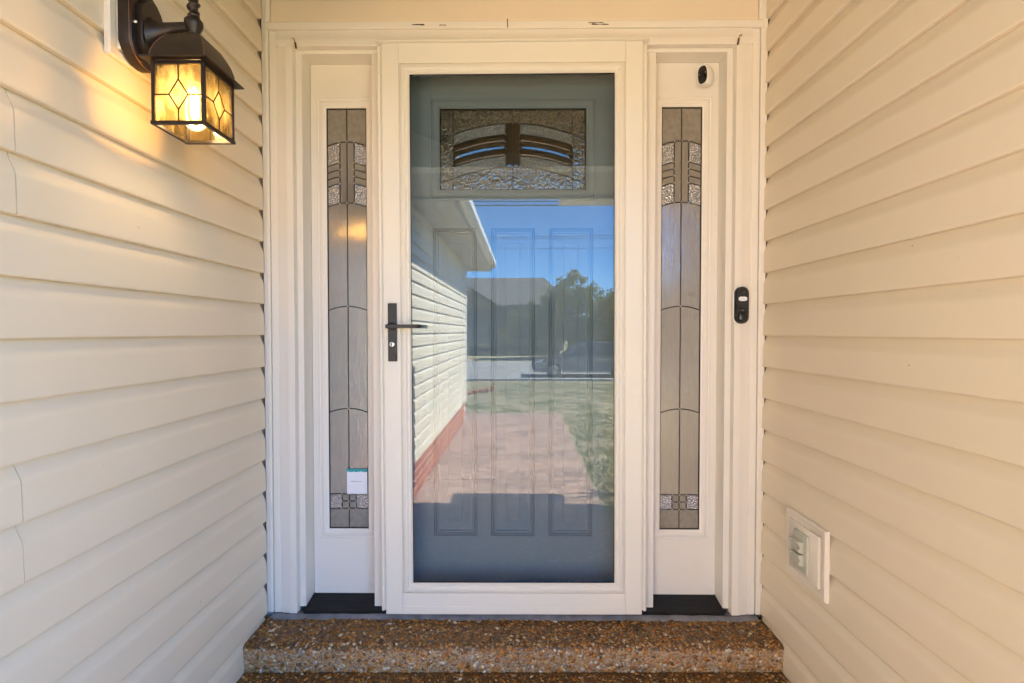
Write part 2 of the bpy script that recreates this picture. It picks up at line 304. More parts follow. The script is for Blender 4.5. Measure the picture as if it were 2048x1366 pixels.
# ------------------------------------------------------------------ mesh helpers
class MB:
    """collects simple solids and links them as ONE mesh object"""
    def __init__(s): s.v = []; s.f = []; s.mi = []
    def add(s, vs_, fs, mi=0):
        n = len(s.v); s.v += [tuple(p) for p in vs_]
        s.f += [tuple(n + i for i in f) for f in fs]; s.mi += [mi] * len(fs); return s
    def box(s, x0, x1, y0, y1, z0, z1, mi=0):
        x0, x1 = min(x0, x1), max(x0, x1); y0, y1 = min(y0, y1), max(y0, y1); z0, z1 = min(z0, z1), max(z0, z1)
        return s.add([(x0, y0, z0), (x1, y0, z0), (x1, y1, z0), (x0, y1, z0), (x0, y0, z1), (x1, y0, z1), (x1, y1, z1), (x0, y1, z1)],
                     [(0, 3, 2, 1), (4, 5, 6, 7), (0, 1, 5, 4), (1, 2, 6, 5), (2, 3, 7, 6), (3, 0, 4, 7)], mi)
    def loft(s, rings, cap=True, mi=0, closed=True):
        n = len(rings[0]); vs_ = [p for r in rings for p in r]; fs = []
        for i in range(len(rings) - 1):
            for j in range(n if closed else n - 1):
                a = i * n + j; b2 = i * n + (j + 1) % n
                fs.append((a, b2, b2 + n, a + n))
        if cap and closed:
            fs.append(tuple(reversed(range(n)))); fs.append(tuple(range((len(rings) - 1) * n, len(rings) * n)))
        return s.add(vs_, fs, mi)
    def prism(s, pts, axis, a, b, mi=0):
        """closed 2-D outline swept along an axis from a to b"""
        def P(q, t):
            return {'x': (t, q[0], q[1]), 'y': (q[0], t, q[1]), 'z': (q[0], q[1], t)}[axis]
        return s.loft([[P(q, a) for q in pts], [P(q, b) for q in pts]], True, mi)
    def lathe(s, prof, c, n=20, mi=0, axis='z'):
        rings = []
        for r, h in prof:
            ring = []
            for i in range(n):
                t = 2 * math.pi * i / n
                if axis == 'z': ring.append((c[0] + r * math.cos(t), c[1] + r * math.sin(t), c[2] + h))
                elif axis == 'y': ring.append((c[0] + r * math.cos(t), c[1] + h, c[2] + r * math.sin(t)))
                else: ring.append((c[0] + h, c[1] + r * math.cos(t), c[2] + r * math.sin(t)))
            rings.append(ring)
        return s.loft(rings, True, mi)
    def tube(s, path, r, n=6, mi=0):
        rings = []; pts = [Vector(p) for p in path]
        for i, p in enumerate(pts):
            d = (pts[min(i + 1, len(pts) - 1)] - pts[max(i - 1, 0)]).normalized()
            up = Vector((0, 1, 0)) if abs(d.y) < 0.9 else Vector((0, 0, 1))
            a = d.cross(up).normalized(); b2 = d.cross(a).normalized()
            rr = r[i] if isinstance(r, (list, tuple)) else r
            rings.append([tuple(p + a * rr * math.cos(2 * math.pi * k / n) + b2 * rr * math.sin(2 * math.pi * k / n)) for k in range(n)])
        return s.loft(rings, True, mi)
    def frame(s, x0, x1, z0, z1, prof, mi=0):
        """mitred rectangular moulding in the xz plane; prof = [(inset, y)] closed outline, inset measured inwards from the outer edge"""
        n = len(prof)
        rings = []
        for cx, cz, sx, sz in ((x0, z0, 1, 1), (x1, z0, -1, 1), (x1, z1, -1, -1), (x0, z1, 1, -1)):
            rings.append([(cx + sx * d, y, cz + sz * d) for d, y in prof])
        vs_ = [p for r_ in rings for p in r_]; fs = []
        for i in range(4):
            for j in range(n):
                a = i * n + j; b2 = i * n + (j + 1) % n; k = ((i + 1) % 4) * n
                fs.append((a, b2, k + (j + 1) % n, k + j))
        return s.add(vs_, fs, mi)
    def build(s, name, m, parent=None, bevel=0.0, off=(0, 0, 0), angle=38, smooth=True, seg=2):
        me = bpy.data.meshes.new(name)
        me.from_pydata([(p[0] - off[0], p[1] - off[1], p[2] - off[2]) for p in s.v], [], s.f)
        for mm in (m if isinstance(m, (list, tuple)) else [m]): me.materials.append(mm)
        me.polygons.foreach_set('material_index', s.mi)
        bm = bmesh.new(); bm.from_mesh(me); bmesh.ops.recalc_face_normals(bm, faces=bm.faces); bm.to_mesh(me); bm.free()
        if smooth:
            me.polygons.foreach_set('use_smooth', [True] * len(me.polygons))
            me.set_sharp_from_angle(angle=R(angle))
        me.update()
        o = bpy.data.objects.new(name, me); COL.objects.link(o)
        if parent: o.parent = parent
        if bevel:
            b_ = o.modifiers.new('edge', 'BEVEL'); b_.width = bevel; b_.segments = seg; b_.limit_method = 'ANGLE'; b_.angle_limit = R(40)
        return o

def tag(o, label, cat, group=None, kind=None):
    o['label'] = label; o['category'] = cat
    if group: o['group'] = group
    if kind: o['kind'] = kind
    return o
FRONT_YAW = R(-0.5)
class Thing:
    """an Empty at the thing's base; part meshes are given in plan coordinates and moved under it"""
    def __init__(s, name, base, label, cat, group=None, rot=(0, 0, 0), front=False):
        o = bpy.data.objects.new(name, None); COL.objects.link(o); o.empty_display_size = 0.1
        s.base = base; loc = Vector(base); rot = list(rot)
        if front:
            c, s_ = math.cos(FRONT_YAW), math.sin(FRONT_YAW)
            loc = Vector((base[0] * c - base[1] * s_, base[0] * s_ + base[1] * c, base[2])); rot[2] += FRONT_YAW
        o.location = loc; o.rotation_euler = rot; tag(o, label, cat, group); s.o = o
    def part(s, name, mb, m, bevel=0.0, under=None, **k):
        o = mb.build(name, m, None, bevel, s.base, **k)
        o.parent = under if under else s.o
        return o
    def dup(s, src, off=(0, 0, 0)):
        c = src.copy(); COL.objects.link(c); c.location = Vector(src.location) + Vector(off); return c
def struct(name, mb, m, bevel=0, **k):
    o = mb.build(name, m, None, bevel, **k); o['kind'] = 'structure'; return o

# ------------------------------------------------------------------ ground, path, street
PATH = -1.42
def ground_z(Y):                       # Y = metres out from the door
    pts = [(-30, -1.43), (9, -1.43), (16.6, -1.90), (29.5, -1.90), (33, -1.75), (60, -1.5), (900, -1.5)]
    for (a, za), (b2, zb) in zip(pts, pts[1:]):
        if a <= Y <= b2: return za + (zb - za) * (Y - a) / (b2 - a)
    return pts[-1][1]
g = MB()
Ys = [-30, -5, 2, 9, 11, 13, 15, 16.6, 29.5, 31, 33, 40, 60, 200, 900]
xs = [-700, -60, -20, 0, 20, 60, 700]
g.add([(x, -Y, ground_z(Y) - (0.004 if 16 < Y < 30 else 0)) for Y in Ys for x in xs],
      [(i * 7 + j, i * 7 + j + 1, (i + 1) * 7 + j + 1, (i + 1) * 7 + j) for i in range(len(Ys) - 1) for j in range(6)])
struct('ground', g, M['lawn'])
struct('street', MB().box(-80, 80, -29.3, -17.2, -2.1, -1.885), M['asphalt'])
struct('kerb', MB().box(-80, 80, -17.2, -17.0, -2.1, -1.80), M['kerb'], 0.015)
p = MB()
for (a, b2) in ((0.42, 2.93), (2.945, 3.83), (3.845, 6.75)):      # three pours with joints between
    p.box(-0.93, 0.68, -b2, -a, -1.55, PATH)
struct('path', p, M['agg_path'], 0.006)
ed = MB()
for i in range(9):
    ed.box(-1.5 + i * 0.115, -1.5 + i * 0.115 + 0.1, -7.3 - i * 0.5, -7.08 - i * 0.5, -1.5, -1.38)
e_ = Thing('brick_edging', (-1, -7.2, -1.45), 'row of red edging bricks set in the lawn past the wall corner', 'edging')
for i in range(9):
    e_.part('brick', MB().box(-1.75 + i * 0.118, -1.75 + i * 0.118 + 0.106, -8.6 - i * 0.28, -8.38 - i * 0.28, -1.5, -1.40), M['brick'], 0.006)

# ------------------------------------------------------------------ siding walls
H = 0.1115
Z0 = -0.0135
PROF = [(0.001, H + 0.012), (0.0015, H), (0.0020, 0.96 * H), (0.0042, 0.90 * H), (0.0085, 0.815 * H), (0.0122, 0.745 * H), (0.0142, 0.70 * H), (0.0152, 0.66 * H), (0.0156, 0.62 * H),
        (0.0172, 0.07 * H), (0.0171, 0.03 * H), (0.0163, 0.008 * H), (0.0150, 0.0), (0.003, 0.0), (0.003, 0.02 * H), (0.0, 0.05 * H), (0.0, H + 0.012)]
def plank_rings(sgn, plane, zb, ya, yb, extra, zcut=None):
    pr = [(d + extra * (0 if d < 0.0011 else 1), z) for d, z in PROF]
    return [[(sgn * (plane - d), y, zb + (z if zcut is None else min(z, zcut))) for d, z in pr] for y in (ya, yb)]
def side_wall(sgn, name, label, length, seams, kmin, kmax, group=None):
    t = Thing(name, (sgn * 0.906, -length / 2, Z0 - 10 * H), label, 'wall')
    plane = 0.906
    for k in range(kmin, kmax + 1):
        zb = Z0 - H * k
        cuts = [0.009] + seams(k) + [length]
        for i, (a, b2) in enumerate(zip(cuts, cuts[1:])):
            jig = random.uniform(-0.0004, 0.0004)
            q = MB(); q.loft(plank_rings(sgn, plane, zb, -(a + (0.0018 if i else 0)), -b2, jig))
            o = t.part('siding_plank', q, M['siding'])
            o.rotation_euler.x = random.uniform(-0.0004, 0.0004)
    return t
def left_seams(k):
    pr = math.floor((k - 1) / 2) % 3
    return {2: [], 0: [], 1: []}[pr] if False else {1: [0.872, 4.4], 0: [2.55, 5.2], 2: [1.9 + 1.6, 5.6]}[pr]
lw = side_wall(-1, 'siding_wall', 'long cream siding wall that carries the lit lantern', 6.12, left_seams, -12, 10)
lw.part('sheathing', MB().box(-1.03, -0.9062, -6.11, 0.2, -1.13, 1.52), M['felt'])
lw.part('corner_post', MB().box(-0.93, -0.878, -6.19, -6.122, -1.13, 1.07), M['white_paint'], 0.004)
# brick base under the siding, three courses and a soldier cap
lw.part('mortar_bed', MB().box(-1.02, -0.903, -6.16, -0.4, -1.5, -1.131), M['mortar'])
bh, bl = 0.057, 0.218
for c in range(4):
    zz = -1.415 + c * 0.0725
    y = -0.45 - (0.1175 if c % 2 else 0)
    while y - bl > -6.17:
        q = MB().box(-0.905, -0.893 + random.uniform(-0.001, 0.001), y - bl, y, zz, zz + bh)
        lw.part('brick', q, M['brick'], 0.002, seg=1)
        y -= bl + 0.013
rw = side_wall(1, 'siding_wall', 'cream siding wall on the right with the outdoor socket', 1.5, lambda k: [], -12, 10)
rw.part('sheathing', MB().box(0.9062, 1.03, -1.49, 0.2, -1.5, 1.52), M['felt'])
rw.part('corner_post', MB().box(0.878, 0.95, -1.57, -1.502, -1.42, 1.07), M['white_paint'], 0.004)

# siding above the door
hw = Thing('siding_wall', (0, 0.05, 1.0965), 'strip of cream siding above the door head trim', 'wall', front=True)
for k in range(3):
    zb = 1.0975 + k * H
    q = MB(); q.loft([[(x, 0.012 - d, zb + z) for d, z in PROF] for x in (-0.862, 0.862)])
    hw.part('siding_plank', q, M['siding_x'])
hw.part('sheathing', MB().box(-0.93, 0.93, 0.0125, 0.10, 1.05, 1.52), M['dark_gap'])
for s in (-1, 1):
    hw.part('channel_strip', MB().box(s * 0.864, s * 0.8785, -0.008, 0.012, 1.098, 1.5), M['trim'], 0.0015)

# ------------------------------------------------------------------ door frame
df = Thing('door_frame', (0, 0.02, -1.03), 'cream painted door frame with stepped casing round door and sidelights', 'door frame', front=True)
CAS = [(0.0, 0.020), (0.0, 0.002), (0.0015, 0.0), (0.024, 0.0), (0.0255, 0.002), (0.027, 0.002), (0.0285, -0.001), (0.034, -0.0025), (0.052, -0.0035),
       (0.058, -0.0065), (0.066, -0.0075), (0.084, -0.0075), (0.0855, -0.006), (0.0855, 0.020)]
for s in (-1, 1):
    pts = [(s * (0.871 - d), y) for d, y in CAS]
    df.part('side_casing', MB().prism(pts, 'z', -1.022, 1.0158 + 0.0), M['trim'])
    # corner strip between casing and side wall
    df.part('corner_strip', MB().box(s * 0.8725, s * 0.884, -0.006, 0.012, -1.02, 1.52).box(s * 0.8845, s * 0.897, -0.0035, 0.012, -1.02, 1.52), M['trim'], 0.0015)
    # jamb edge and jamb return
    df.part('side_jamb', MB().prism([(s * 0.786, 0.0205), (s * 0.7653, 0.0205), (s * 0.764, 0.022), (s * 0.764, 0.20), (s * 0.786, 0.20)], 'z', -1.012, 1.0145), M['trim'], 0.0008)
    # post between sidelight and door
    df.part('mullion_post', MB().box(s * 0.478, s * 0.512, 0.022, 0.20, -1.012, 1.0005), M['trim'], 0.0015)
hd = MB()
hp = [(z, y) for z, y in CAS]
hd.prism([(y, 1.0985 - 0.0275 + 0.0 - (d - 0.027)) for d, y in CAS if d >= 0.024], 'x', -0.843, 0.843)
hd.loft([[(x, y, 1.0158 - 0.0 + 0) for x, y in ((-0.871, 0.02), (-0.871, 0.002), (0.871, 0.002), (0.871, 0.02))], [(x, y, 1.0705) for x, y in ((-0.871, 0.02), (-0.871, 0.002), (0.871, 0.002), (0.871, 0.02))]])
df.part('head_casing', hd, M['trim'])
df.part('head_trim', MB().box(-0.8785, 0.8785, -0.010, 0.012, 1.0715, 1.0955), M['trim'], 0.002)
df.part('head_jamb', MB().box(-0.7862, 0.7862, 0.0207, 0.20, 1.0005, 1.03), M['trim'], 0.0008)
for (x, z, w, h_) in ((-0.336, 1.083, 0.022, 0.003), (-0.25, 1.0815, 0.012, 0.0018), (0.29, 1.087, 0.026, 0.0025), (0.305, 1.0815, 0.03, 0.0028)):
    q = MB(); n = 7
    top = [(x - w + 2 * w * i / n, z + h_ * random.uniform(0.2, 1)) for i in range(n + 1)]
    bot = [(x + w - 2 * w * i / n, z - h_ * random.uniform(0.2, 0.8)) for i in range(n + 1)]
    q.prism(top + bot, 'y', -0.0108, -0.0099); df.part('paint_chip', q, M['chip'])
# black ribbed threshold each side and under the door, caulk line in front
q = MB()
rib = [(0.21, -0.9985), (0.09, -0.9985)]
for i in range(10):
    y = 0.088 - i * 0.0085; z = -0.9987 - i * 0.0014
    rib += [(y, z), (y - 0.006, z - 0.0009), (y - 0.0065, z - 0.0022), (y - 0.0082, z - 0.0022)]
rib += [(0.0, -1.0135), (-0.004, -1.0155), (-0.004, -1.022), (0.0, -1.03), (0.21, -1.03)]
q.prism(rib, 'x', -0.764, 0.764)
df.part('threshold', q, M['sill'])
q = MB()
n = 60; rings = []
for i in range(n + 1):
    x = -0.88 + 1.76 * i / n; j = random.uniform(-0.003, 0.003); w = random.uniform(0, 0.006)
    rings.append([(x, 0.03, -1.03), (x, -0.003 - w * 0.3, -1.0245 + j * 0.5), (x, -0.012 - w, -1.0315 + j), (x, -0.018 - w, -1.040), (x, 0.03, -1.044)])
q.loft(rings); df.part('caulk_bead', q, M['caulk'])

# ------------------------------------------------------------------ sidelights
def arc_strip(xa, xb, fz, n=8):
    return [(xa + (xb - xa) * i / n, fz(xa + (xb - xa) * i / n)) for i in range(n + 1)]
def pane(t, under, name_m, lower, upper, y=0.094, th=0.003):
    q = MB(); q.prism(lower + upper[::-1], 'y', y, y + th)
    return t.part('glass_pane', q, M[name_m], under=under)
def sidelight(s, label):
    cx = s * 0.628
    t = Thing('sidelight', (cx, 0.09, -1.0), label, 'sidelight', front=True)
    q = MB()
    x0, x1 = (cx - 0.134, cx + 0.1355); gx0, gx1, gz0, gz1 = cx - 0.084, cx + 0.084, -0.757, 0.8445
    q.box(x0, x1, 0.090, 0.13, gz1, 0.9995).box(x0, x1, 0.090, 0.13, -0.9980, gz0).box(x0, gx0, 0.090, 0.13, gz0, gz1).box(gx1, x1, 0.090, 0.13, gz0, gz1)
    slab = t.part('slab', q, M['slab'])
    t.part('bottom_sweep', MB().box(x0 + 0.002, x1 - 0.002, 0.0868, 0.0898, -0.9978, -0.978), M['slab'], 0.001, under=slab)
    mo = [(0, 0.0898), (0.0, 0.0880), (0.001, 0.0868), (0.004, 0.0862), (0.006, 0.0880), (0.008, 0.0885), (0.010, 0.0845), (0.015, 0.0825), (0.022, 0.0822), (0.026, 0.0845),
          (0.029, 0.0845), (0.031, 0.0865), (0.035, 0.0885), (0.036, 0.091), (0.036, 0.093), (0.0, 0.093)]
    lf = t.part('lite_frame', MB().frame(cx - 0.1105, cx + 0.1105, -0.786, 0.8735, mo), M['trim'])
    t.part('sealant', MB().frame(cx - 0.0755, cx + 0.0755, -0.752, 0.8395, [(0, 0.090), (0, 0.094), (0.004, 0.094), (0.0035, 0.0915)]), M['dark_gap'], under=lf)
    xl, xr = cx - 0.074, cx + 0.074
    A = lambda zc: (lambda x: zc - 2.9 * (x - cx) ** 2)
    flat = lambda z: (lambda x: z)
    arcs = dict(a1=0.714, h1=0.637, h2=0.612, h3=0.586, h4=0.560, a2=0.486, a3=0.096, a4=-0.292)
    B = 0.0268
    top, bot, H1, H2, HM = 0.835, -0.748, -0.619, -0.6745, -0.6468
    def P(mn, xa, xb, f0, f1): pane(t, None, mn, arc_strip(xa, xb, f0), arc_strip(xa, xb, f1))
    for a, b2 in ((xl, cx), (cx, xr)):
        P('pane_plain', a, b2, A(arcs['a1']), flat(top))
        P('pane_rain', a, b2, A(arcs['a3']), A(arcs['a2'])); P('pane_rain', a, b2, A(arcs['a4']), A(arcs['a3'])); P('pane_rain', a, b2, flat(H1), A(arcs['a4']))
        P('pane_plain', a, b2, flat(bot), flat(H2))
    for a, b2 in ((cx - B, cx), (cx, cx + B)):
        P('pane_bevel2', a, b2, A(arcs['a2']), A(arcs['a1']))
        P('pane_plain', a, b2, flat(H2), flat(HM)); P('pane_plain', a, b2, flat(HM), flat(H1))
    for a, b2 in ((xl, cx - B), (cx + B, xr)):
        P('pane_granite', a, b2, A(arcs['h1']), A(arcs['a1']))
        P('pane_plain', a, b2, A(arcs['h2']), A(arcs['h1'])); P('pane_bevel2', a, b2, A(arcs['h3']), A(arcs['h2'])); P('pane_plain', a, b2, A(arcs['h4']), A(arcs['h3']))
        P('pane_granite', a, b2, A(arcs['a2']), A(arcs['h4'])); P('pane_granite', a, b2, flat(H2), flat(H1))
    r = 0.0021; yc = 0.0935
    q = MB()
    def line(pts): q.tube([(x, yc, z) for x, z in pts], r, 6)
    line([(cx, top), (cx, H2 + 0.0)]); line([(cx, H2), (cx, bot)])
    for zc in ('a1', 'a2', 'a3', 'a4'): line(arc_strip(xl, xr, A(arcs[zc]), 12))
    for zc in ('h1', 'h2', 'h3', 'h4'):
        line(arc_strip(xl, cx - B, A(arcs[zc]), 5)); line(arc_strip(cx + B, xr, A(arcs[zc]), 5))
    for s2 in (-1, 1):
        x = cx + s2 * B
        line([(x, A(arcs['a1'])(x)), (x, A(arcs['a2'])(x))]); line([(x, H1), (x, H2)])
        line([(cx + s2 * 0.0735, top), (cx + s2 * 0.0735, bot)])
    for z in (H1, H2, top, bot): line([(xl, z), (xr, z)])
    line([(cx - B, HM), (cx + B, HM)])
    cm = t.part('lead_came', q, M['came'])
    q = MB()
    js = [(cx, A(arcs[a])(cx)) for a in ('a1', 'a2', 'a3', 'a4')] + [(cx + s2 * B, A(arcs[h])(cx + B)) for s2 in (-1, 1) for h in ('h1', 'h2', 'h3', 'h4', 'a1', 'a2')]
    js += [(cx + i * B, z) for i in (-1, 0, 1) for z in (H1, HM, H2)]
    for x, z in js: q.lathe([(0.0008, -0.0032), (0.0026, -0.0026), (0.0034, -0.0012), (0.0036, 0.0005)], (x, yc, z), 8, axis='y')
    t.part('solder_joints', q, M['solder'], under=cm)['kind'] = 'stuff'
    return t
M['pane_bevel2'] = glass_mat('pane_bevelled_grey', (0.5, 0.48, 0.44), 0.12, 0.03, (25, 0.1, (1, 1, 0.3), 0.002), (0.255, 0.24, 0.21), 0.78)
sl = sidelight(-1, 'leaded glass sidelight with the white notice stuck on its glass')
sr = sidelight(1, 'leaded glass sidelight below the white security camera')
# notice on the left sidelight glass
nt_ = Thing('notice', (-0.595, 0.088, -0.616), 'small white notice with a teal torn top edge stuck on glass', 'notice', front=True)
nx0, nx1, nz0, nz1 = -0.6345, -0.5575, -0.617, -0.5215
nt_.part('sheet', MB().box(nx0, nx1, 0.0890, 0.0897, nz0, nz1), M['paper'])
q = MB(); n = 26
low = [(nx0 + (nx1 - nx0) * i / n, nz1 - 0.009 - 0.0045 * random.random()) for i in range(n + 1)]
q.prism(low + [(nx1, nz1), (nx0, nz1)], 'y', 0.0884, 0.0889); nt_.part('teal_band', q, M['teal'])
q = MB()
for i in range(9):
    x = nx0 + 0.014 + i * 0.0052
    q.box(x, x + 0.0042 - 0.0003 * (i % 3), 0.0885, 0.0889, -0.5705 - 0.0004 * (i % 2), -0.5685 - 0.00015 * i + 0.0008 * (i == 2))
nt_.part('print_line', q, M['ink'])

# ------------------------------------------------------------------ entry door behind the storm door
en = Thing('entry_door', (0, 0.1, -1.0), 'pale entry door with arched leaded light behind the storm glass', 'door', front=True)
dx = -0.003
q = MB(); lz0, lz1 = 0.522, 0.848; lx = 0.287
q.box(-0.4775, 0.4775, 0.1, 0.145, lz1, 0.9995).box(-0.4775, dx - lx, 0.1, 0.145, lz0, lz1).box(dx + lx, 0.4775, 0.1, 0.145, lz0, lz1)
PX = [-0.2225, -0.003, 0.2165]; PW, pz0, pz1 = 0.0835, -0.7815, 0.3905
xs = [-0.4775] + [v for c in PX for v in (c - PW, c + PW)] + [0.4775]
for i in range(0, 8, 2): q.box(xs[i], xs[i + 1], 0.1, 0.145, pz0, pz1)
q.box(-0.4775, 0.4775, 0.1, 0.145, pz1, lz0).box(-0.4775, 0.4775, 0.1, 0.145, -0.997, pz0)
slab = en.part('slab', q, M['entry'])
for c in PX:
    q = MB()
    prof = [(0, 0.1), (0.0025, 0.109), (0.005, 0.1015), (0.008, 0.1005), (0.010, 0.109), (0.0125, 0.1025), (0.017, 0.1030), (0.020, 0.1115), (0.026, 0.113), (0.030, 0.112), (0.056, 0.1040), (0.0578, 0.1010), (0.0578, 0.13), (0, 0.13)]
    q.frame(c - PW, c + PW, pz0, pz1, prof)
    q.box(c - 0.0257, c + 0.0257, 0.1018, 0.125, pz0 + 0.0578, pz1 - 0.0578)
    en.part('door_panel', q, M['entry'])
mo = [(0, 0.0998), (0.001, 0.0965), (0.004, 0.0955), (0.006, 0.0975), (0.0085, 0.0975), (0.011, 0.0925), (0.017, 0.0895), (0.026, 0.0895), (0.030, 0.0925), (0.033, 0.0925), (0.036, 0.0965), (0.040, 0.0985), (0.041, 0.102), (0.041, 0.104), (0, 0.104)]
ef = en.part('lite_frame', MB().frame(dx - 0.3165, dx + 0.3165, 0.4945, 0.8795, mo), M['entry'])
en.part('sealant', MB().frame(dx - 0.2765, dx + 0.2765, 0.533, 0.8395, [(0, 0.101), (0, 0.1045), (0.005, 0.1045), (0.004, 0.102)]), M['dark_gap'], under=ef)
cx = -0.004; K = 0.844
A = lambda zc: (lambda x: zc - K * (x - cx) ** 2)
flat = lambda z: (lambda x: z)
top, bot = 0.836, 0.5355
xl, xr, sl_, sr_ = cx - 0.2735, cx + 0.2745, cx - 0.2255, cx + 0.2255
ZA = [0.7864, 0.7445, 0.7172, 0.6902, 0.6645, 0.6225]
yP = 0.1055
def P(mn, xa, xb, f0, f1, n=12): return pane(en, None, mn, arc_strip(xa, xb, f0, n), arc_strip(xa, xb, f1, n), yP)
for a, b2 in ((sl_, cx), (cx, sr_)):
    P('pane_chip', a, b2, A(ZA[0]), flat(top)); P('pane_chip', a, b2, flat(bot), A(ZA[5]))
for a, b2 in ((xl, sl_), (sr_, xr)):
    P('pane_chip', a, b2, A(ZA[0]), flat(top)); P('pane_chip', a, b2, A(ZA[5]), A(ZA[0])); P('pane_chip', a, b2, flat(bot), A(ZA[5]))
CB = 0.0268
def bevelled(xa, xb, f0, f1, w, n=12, y0=0.1055, dy=0.0028):
    """a clear strip with ground bevels along its edges"""
    lo = arc_strip(xa, xb, f0, n); hi = arc_strip(xa, xb, f1, n)
    out = lo + hi[::-1]
    cxm = sum(p[0] for p in out) / len(out)
    ins = [(x + (w if x < xa + 1e-6 else -w if x > xb - 1e-6 else 0), z + w) for x, z in lo] + [(x + (w if x < xa + 1e-6 else -w if x > xb - 1e-6 else 0), z - w) for x, z in hi[::-1]]
    q = MB(); q.loft([[(x, y0 + 0.003, z) for x, z in out], [(x, y0 + dy, z) for x, z in out], [(x, y0, z) for x, z in ins]])
    return en.part('glass_pane', q, M['pane_bevel'], smooth=False)
for a, b2 in ((sl_, cx - CB), (cx + CB, sr_)):
    P('pane_granite', a, b2, A(ZA[1]), A(ZA[0])); P('pane_granite', a, b2, A(ZA[5]), A(ZA[4]))
    bevelled(a, b2, A(ZA[2]), A(ZA[1]), 0.006); bevelled(a, b2, A(ZA[3]), A(ZA[2]), 0.0105, dy=0.0012); bevelled(a, b2, A(ZA[4]), A(ZA[3]), 0.006)
for a, b2 in ((cx - CB, cx), (cx, cx + CB)):
    bevelled(a, b2, A(ZA[5]), A(ZA[0]), 0.009, 2, dy=0.0010)
q = MB(); yc = yP - 0.0005
def line(pts, r=0.0025): q.tube([(x, yc, z) for x, z in pts], r, 6)
line([(cx, top), (cx, bot)], 0.002); line([(sl_, top), (sl_, bot)], 0.002); line([(sr_, top), (sr_, bot)], 0.002)
for i, za in enumerate(ZA):
    if i in (0, 5): line(arc_strip(xl, xr, A(za), 24))
    else: line(arc_strip(sl_, cx - CB, A(za), 10)); line(arc_strip(cx + CB, sr_, A(za), 10))
for s in (-1, 1):
    x = cx + s * CB; line([(x, A(ZA[0])(x)), (x, A(ZA[5])(x))])
    line([(cx + s * 0.273, top), (cx + s * 0.273, bot)])
line([(xl, top), (xr, top)]); line([(xl, bot), (xr, bot)])
cm = en.part('lead_came', q, M['came'])
q = MB()
for x, z in [(sx, A(za)(sx)) for sx in (sl_, sr_, cx - CB, cx + CB) for za in ZA] + [(cx, A(ZA[0])(cx)), (cx, A(ZA[5])(cx))]:
    q.lathe([(0.0008, -0.0030), (0.0022, -0.0024), (0.003, -0.001), (0.0032, 0.0005)], (x, yc, z), 8, axis='y')
en.part('solder_joints', q, M['solder'], under=cm)['kind'] = 'stuff'

# ------------------------------------------------------------------ storm door
sd = Thing('storm_door', (0.001, -0.02, -1.013), 'cream full-view storm door with one tall glass and black lever', 'storm door', rot=(0, R(-0.2), R(-0.06)), front=True)
hw_, zb, zt = 0.4585, -1.013, 1.0135
yF, yB = -0.024, 0.014
gx, gzb, gzt = 0.3605, -0.9025, 0.9045
bx, bzb, bzt = 0.3975, -0.937, 0.943
x0 = 0.001
sd.part('stile', MB().box(x0 - hw_, x0 - bx, yF, yB, zb, zt), M['storm'], 0.0025)
sd.part('stile', MB().box(x0 + bx, x0 + hw_, yF, yB, zb, zt), M['storm'], 0.0025)
sd.part('rail', MB().box(x0 - bx, x0 + bx, yF + 0.0003, yB, bzt, zt), M['storm'], 0.0012)
r_ = sd.part('rail', MB().box(x0 - bx, x0 + bx, yF + 0.0003, yB, zb + 0.0, bzb), M['storm'], 0.0012)
sd.part('sweep_line', MB().box(x0 - bx, x0 + bx, yF - 0.0006, yF + 0.002, zb + 0.002, zb + 0.0285), M['storm'], 0.0005, under=r_)
mo = [(0.0, yF + 0.003), (0.001, yF + 0.0035), (0.0015, yF + 0.0005), (0.004, yF - 0.0025), (0.012, yF - 0.006), (0.019, yF - 0.006), (0.0225, yF - 0.003), (0.024, yF - 0.001), (0.0255, yF - 0.0035), (0.032, yF - 0.003),
      (0.035, yF + 0.0005), (0.037, yF + 0.003), (0.037, yF + 0.014), (0.0, yF + 0.014)]
sd.part('glazing_bead', MB().frame(x0 - bx, x0 + bx, bzb, bzt, mo), M['storm'])
q = MB(); gk = [(0.036, yF + 0.004), (0.0385, yF + 0.0045), (0.0385, yF + 0.012), (0.036, yF + 0.012)]
sd.part('gasket', MB().frame(x0 - bx, x0 + bx, bzb, bzt, gk), M['black_plastic'])
sd.part('glass_pane', MB().box(x0 - gx - 0.002, x0 + gx + 0.002, yF + 0.008, yF + 0.011, gzb - 0.002, gzt + 0.002), M['storm_glass'], smooth=False)
for s in (-1, 1):
    q = MB(); q.box(x0 + s * (hw_ + 0.001), x0 + s * (hw_ + 0.0175), -0.016, 0.021, zb + 0.012, zt - 0.004)
    q.lathe([(0.0065, zb + 0.012), (0.0065, zt - 0.01)], (x0 + s * (hw_ + 0.0105), -0.016, 0), 14)
    sd.part('hinge_rail', q, M['storm'], 0.001)
cap = [(0.021, 1.012), (-0.030, 1.0155), (-0.034, 1.0165), (-0.034, 1.0195), (-0.03, 1.021), (-0.012, 1.0285), (0.021, 1.0285)]
sd.part('drip_cap', MB().prism(cap, 'x', x0 - 0.4745, x0 + 0.4765), M['storm'], 0.0006)
hx = -0.4245
pl = sd.part('handle_plate', MB().box(hx - 0.0155, hx + 0.0155, yF - 0.0085, yF, -0.1035, 0.102), M['black_metal'], 0.0018)
q = MB(); q.lathe([(0.014, 0.0), (0.014, -0.012), (0.0125, -0.014), (0.0085, -0.015), (0.0085, -0.046)], (hx - 0.002, yF - 0.008, 0.0203), 24, axis='y')
q.box(hx - 0.011, -0.3155, yF - 0.060, yF - 0.048, 0.0135, 0.0262)
q.box(-0.330, -0.3155, yF - 0.060, yF - 0.030, 0.0135, 0.0262)
sd.part('lever', q, M['black_metal'], 0.0012)
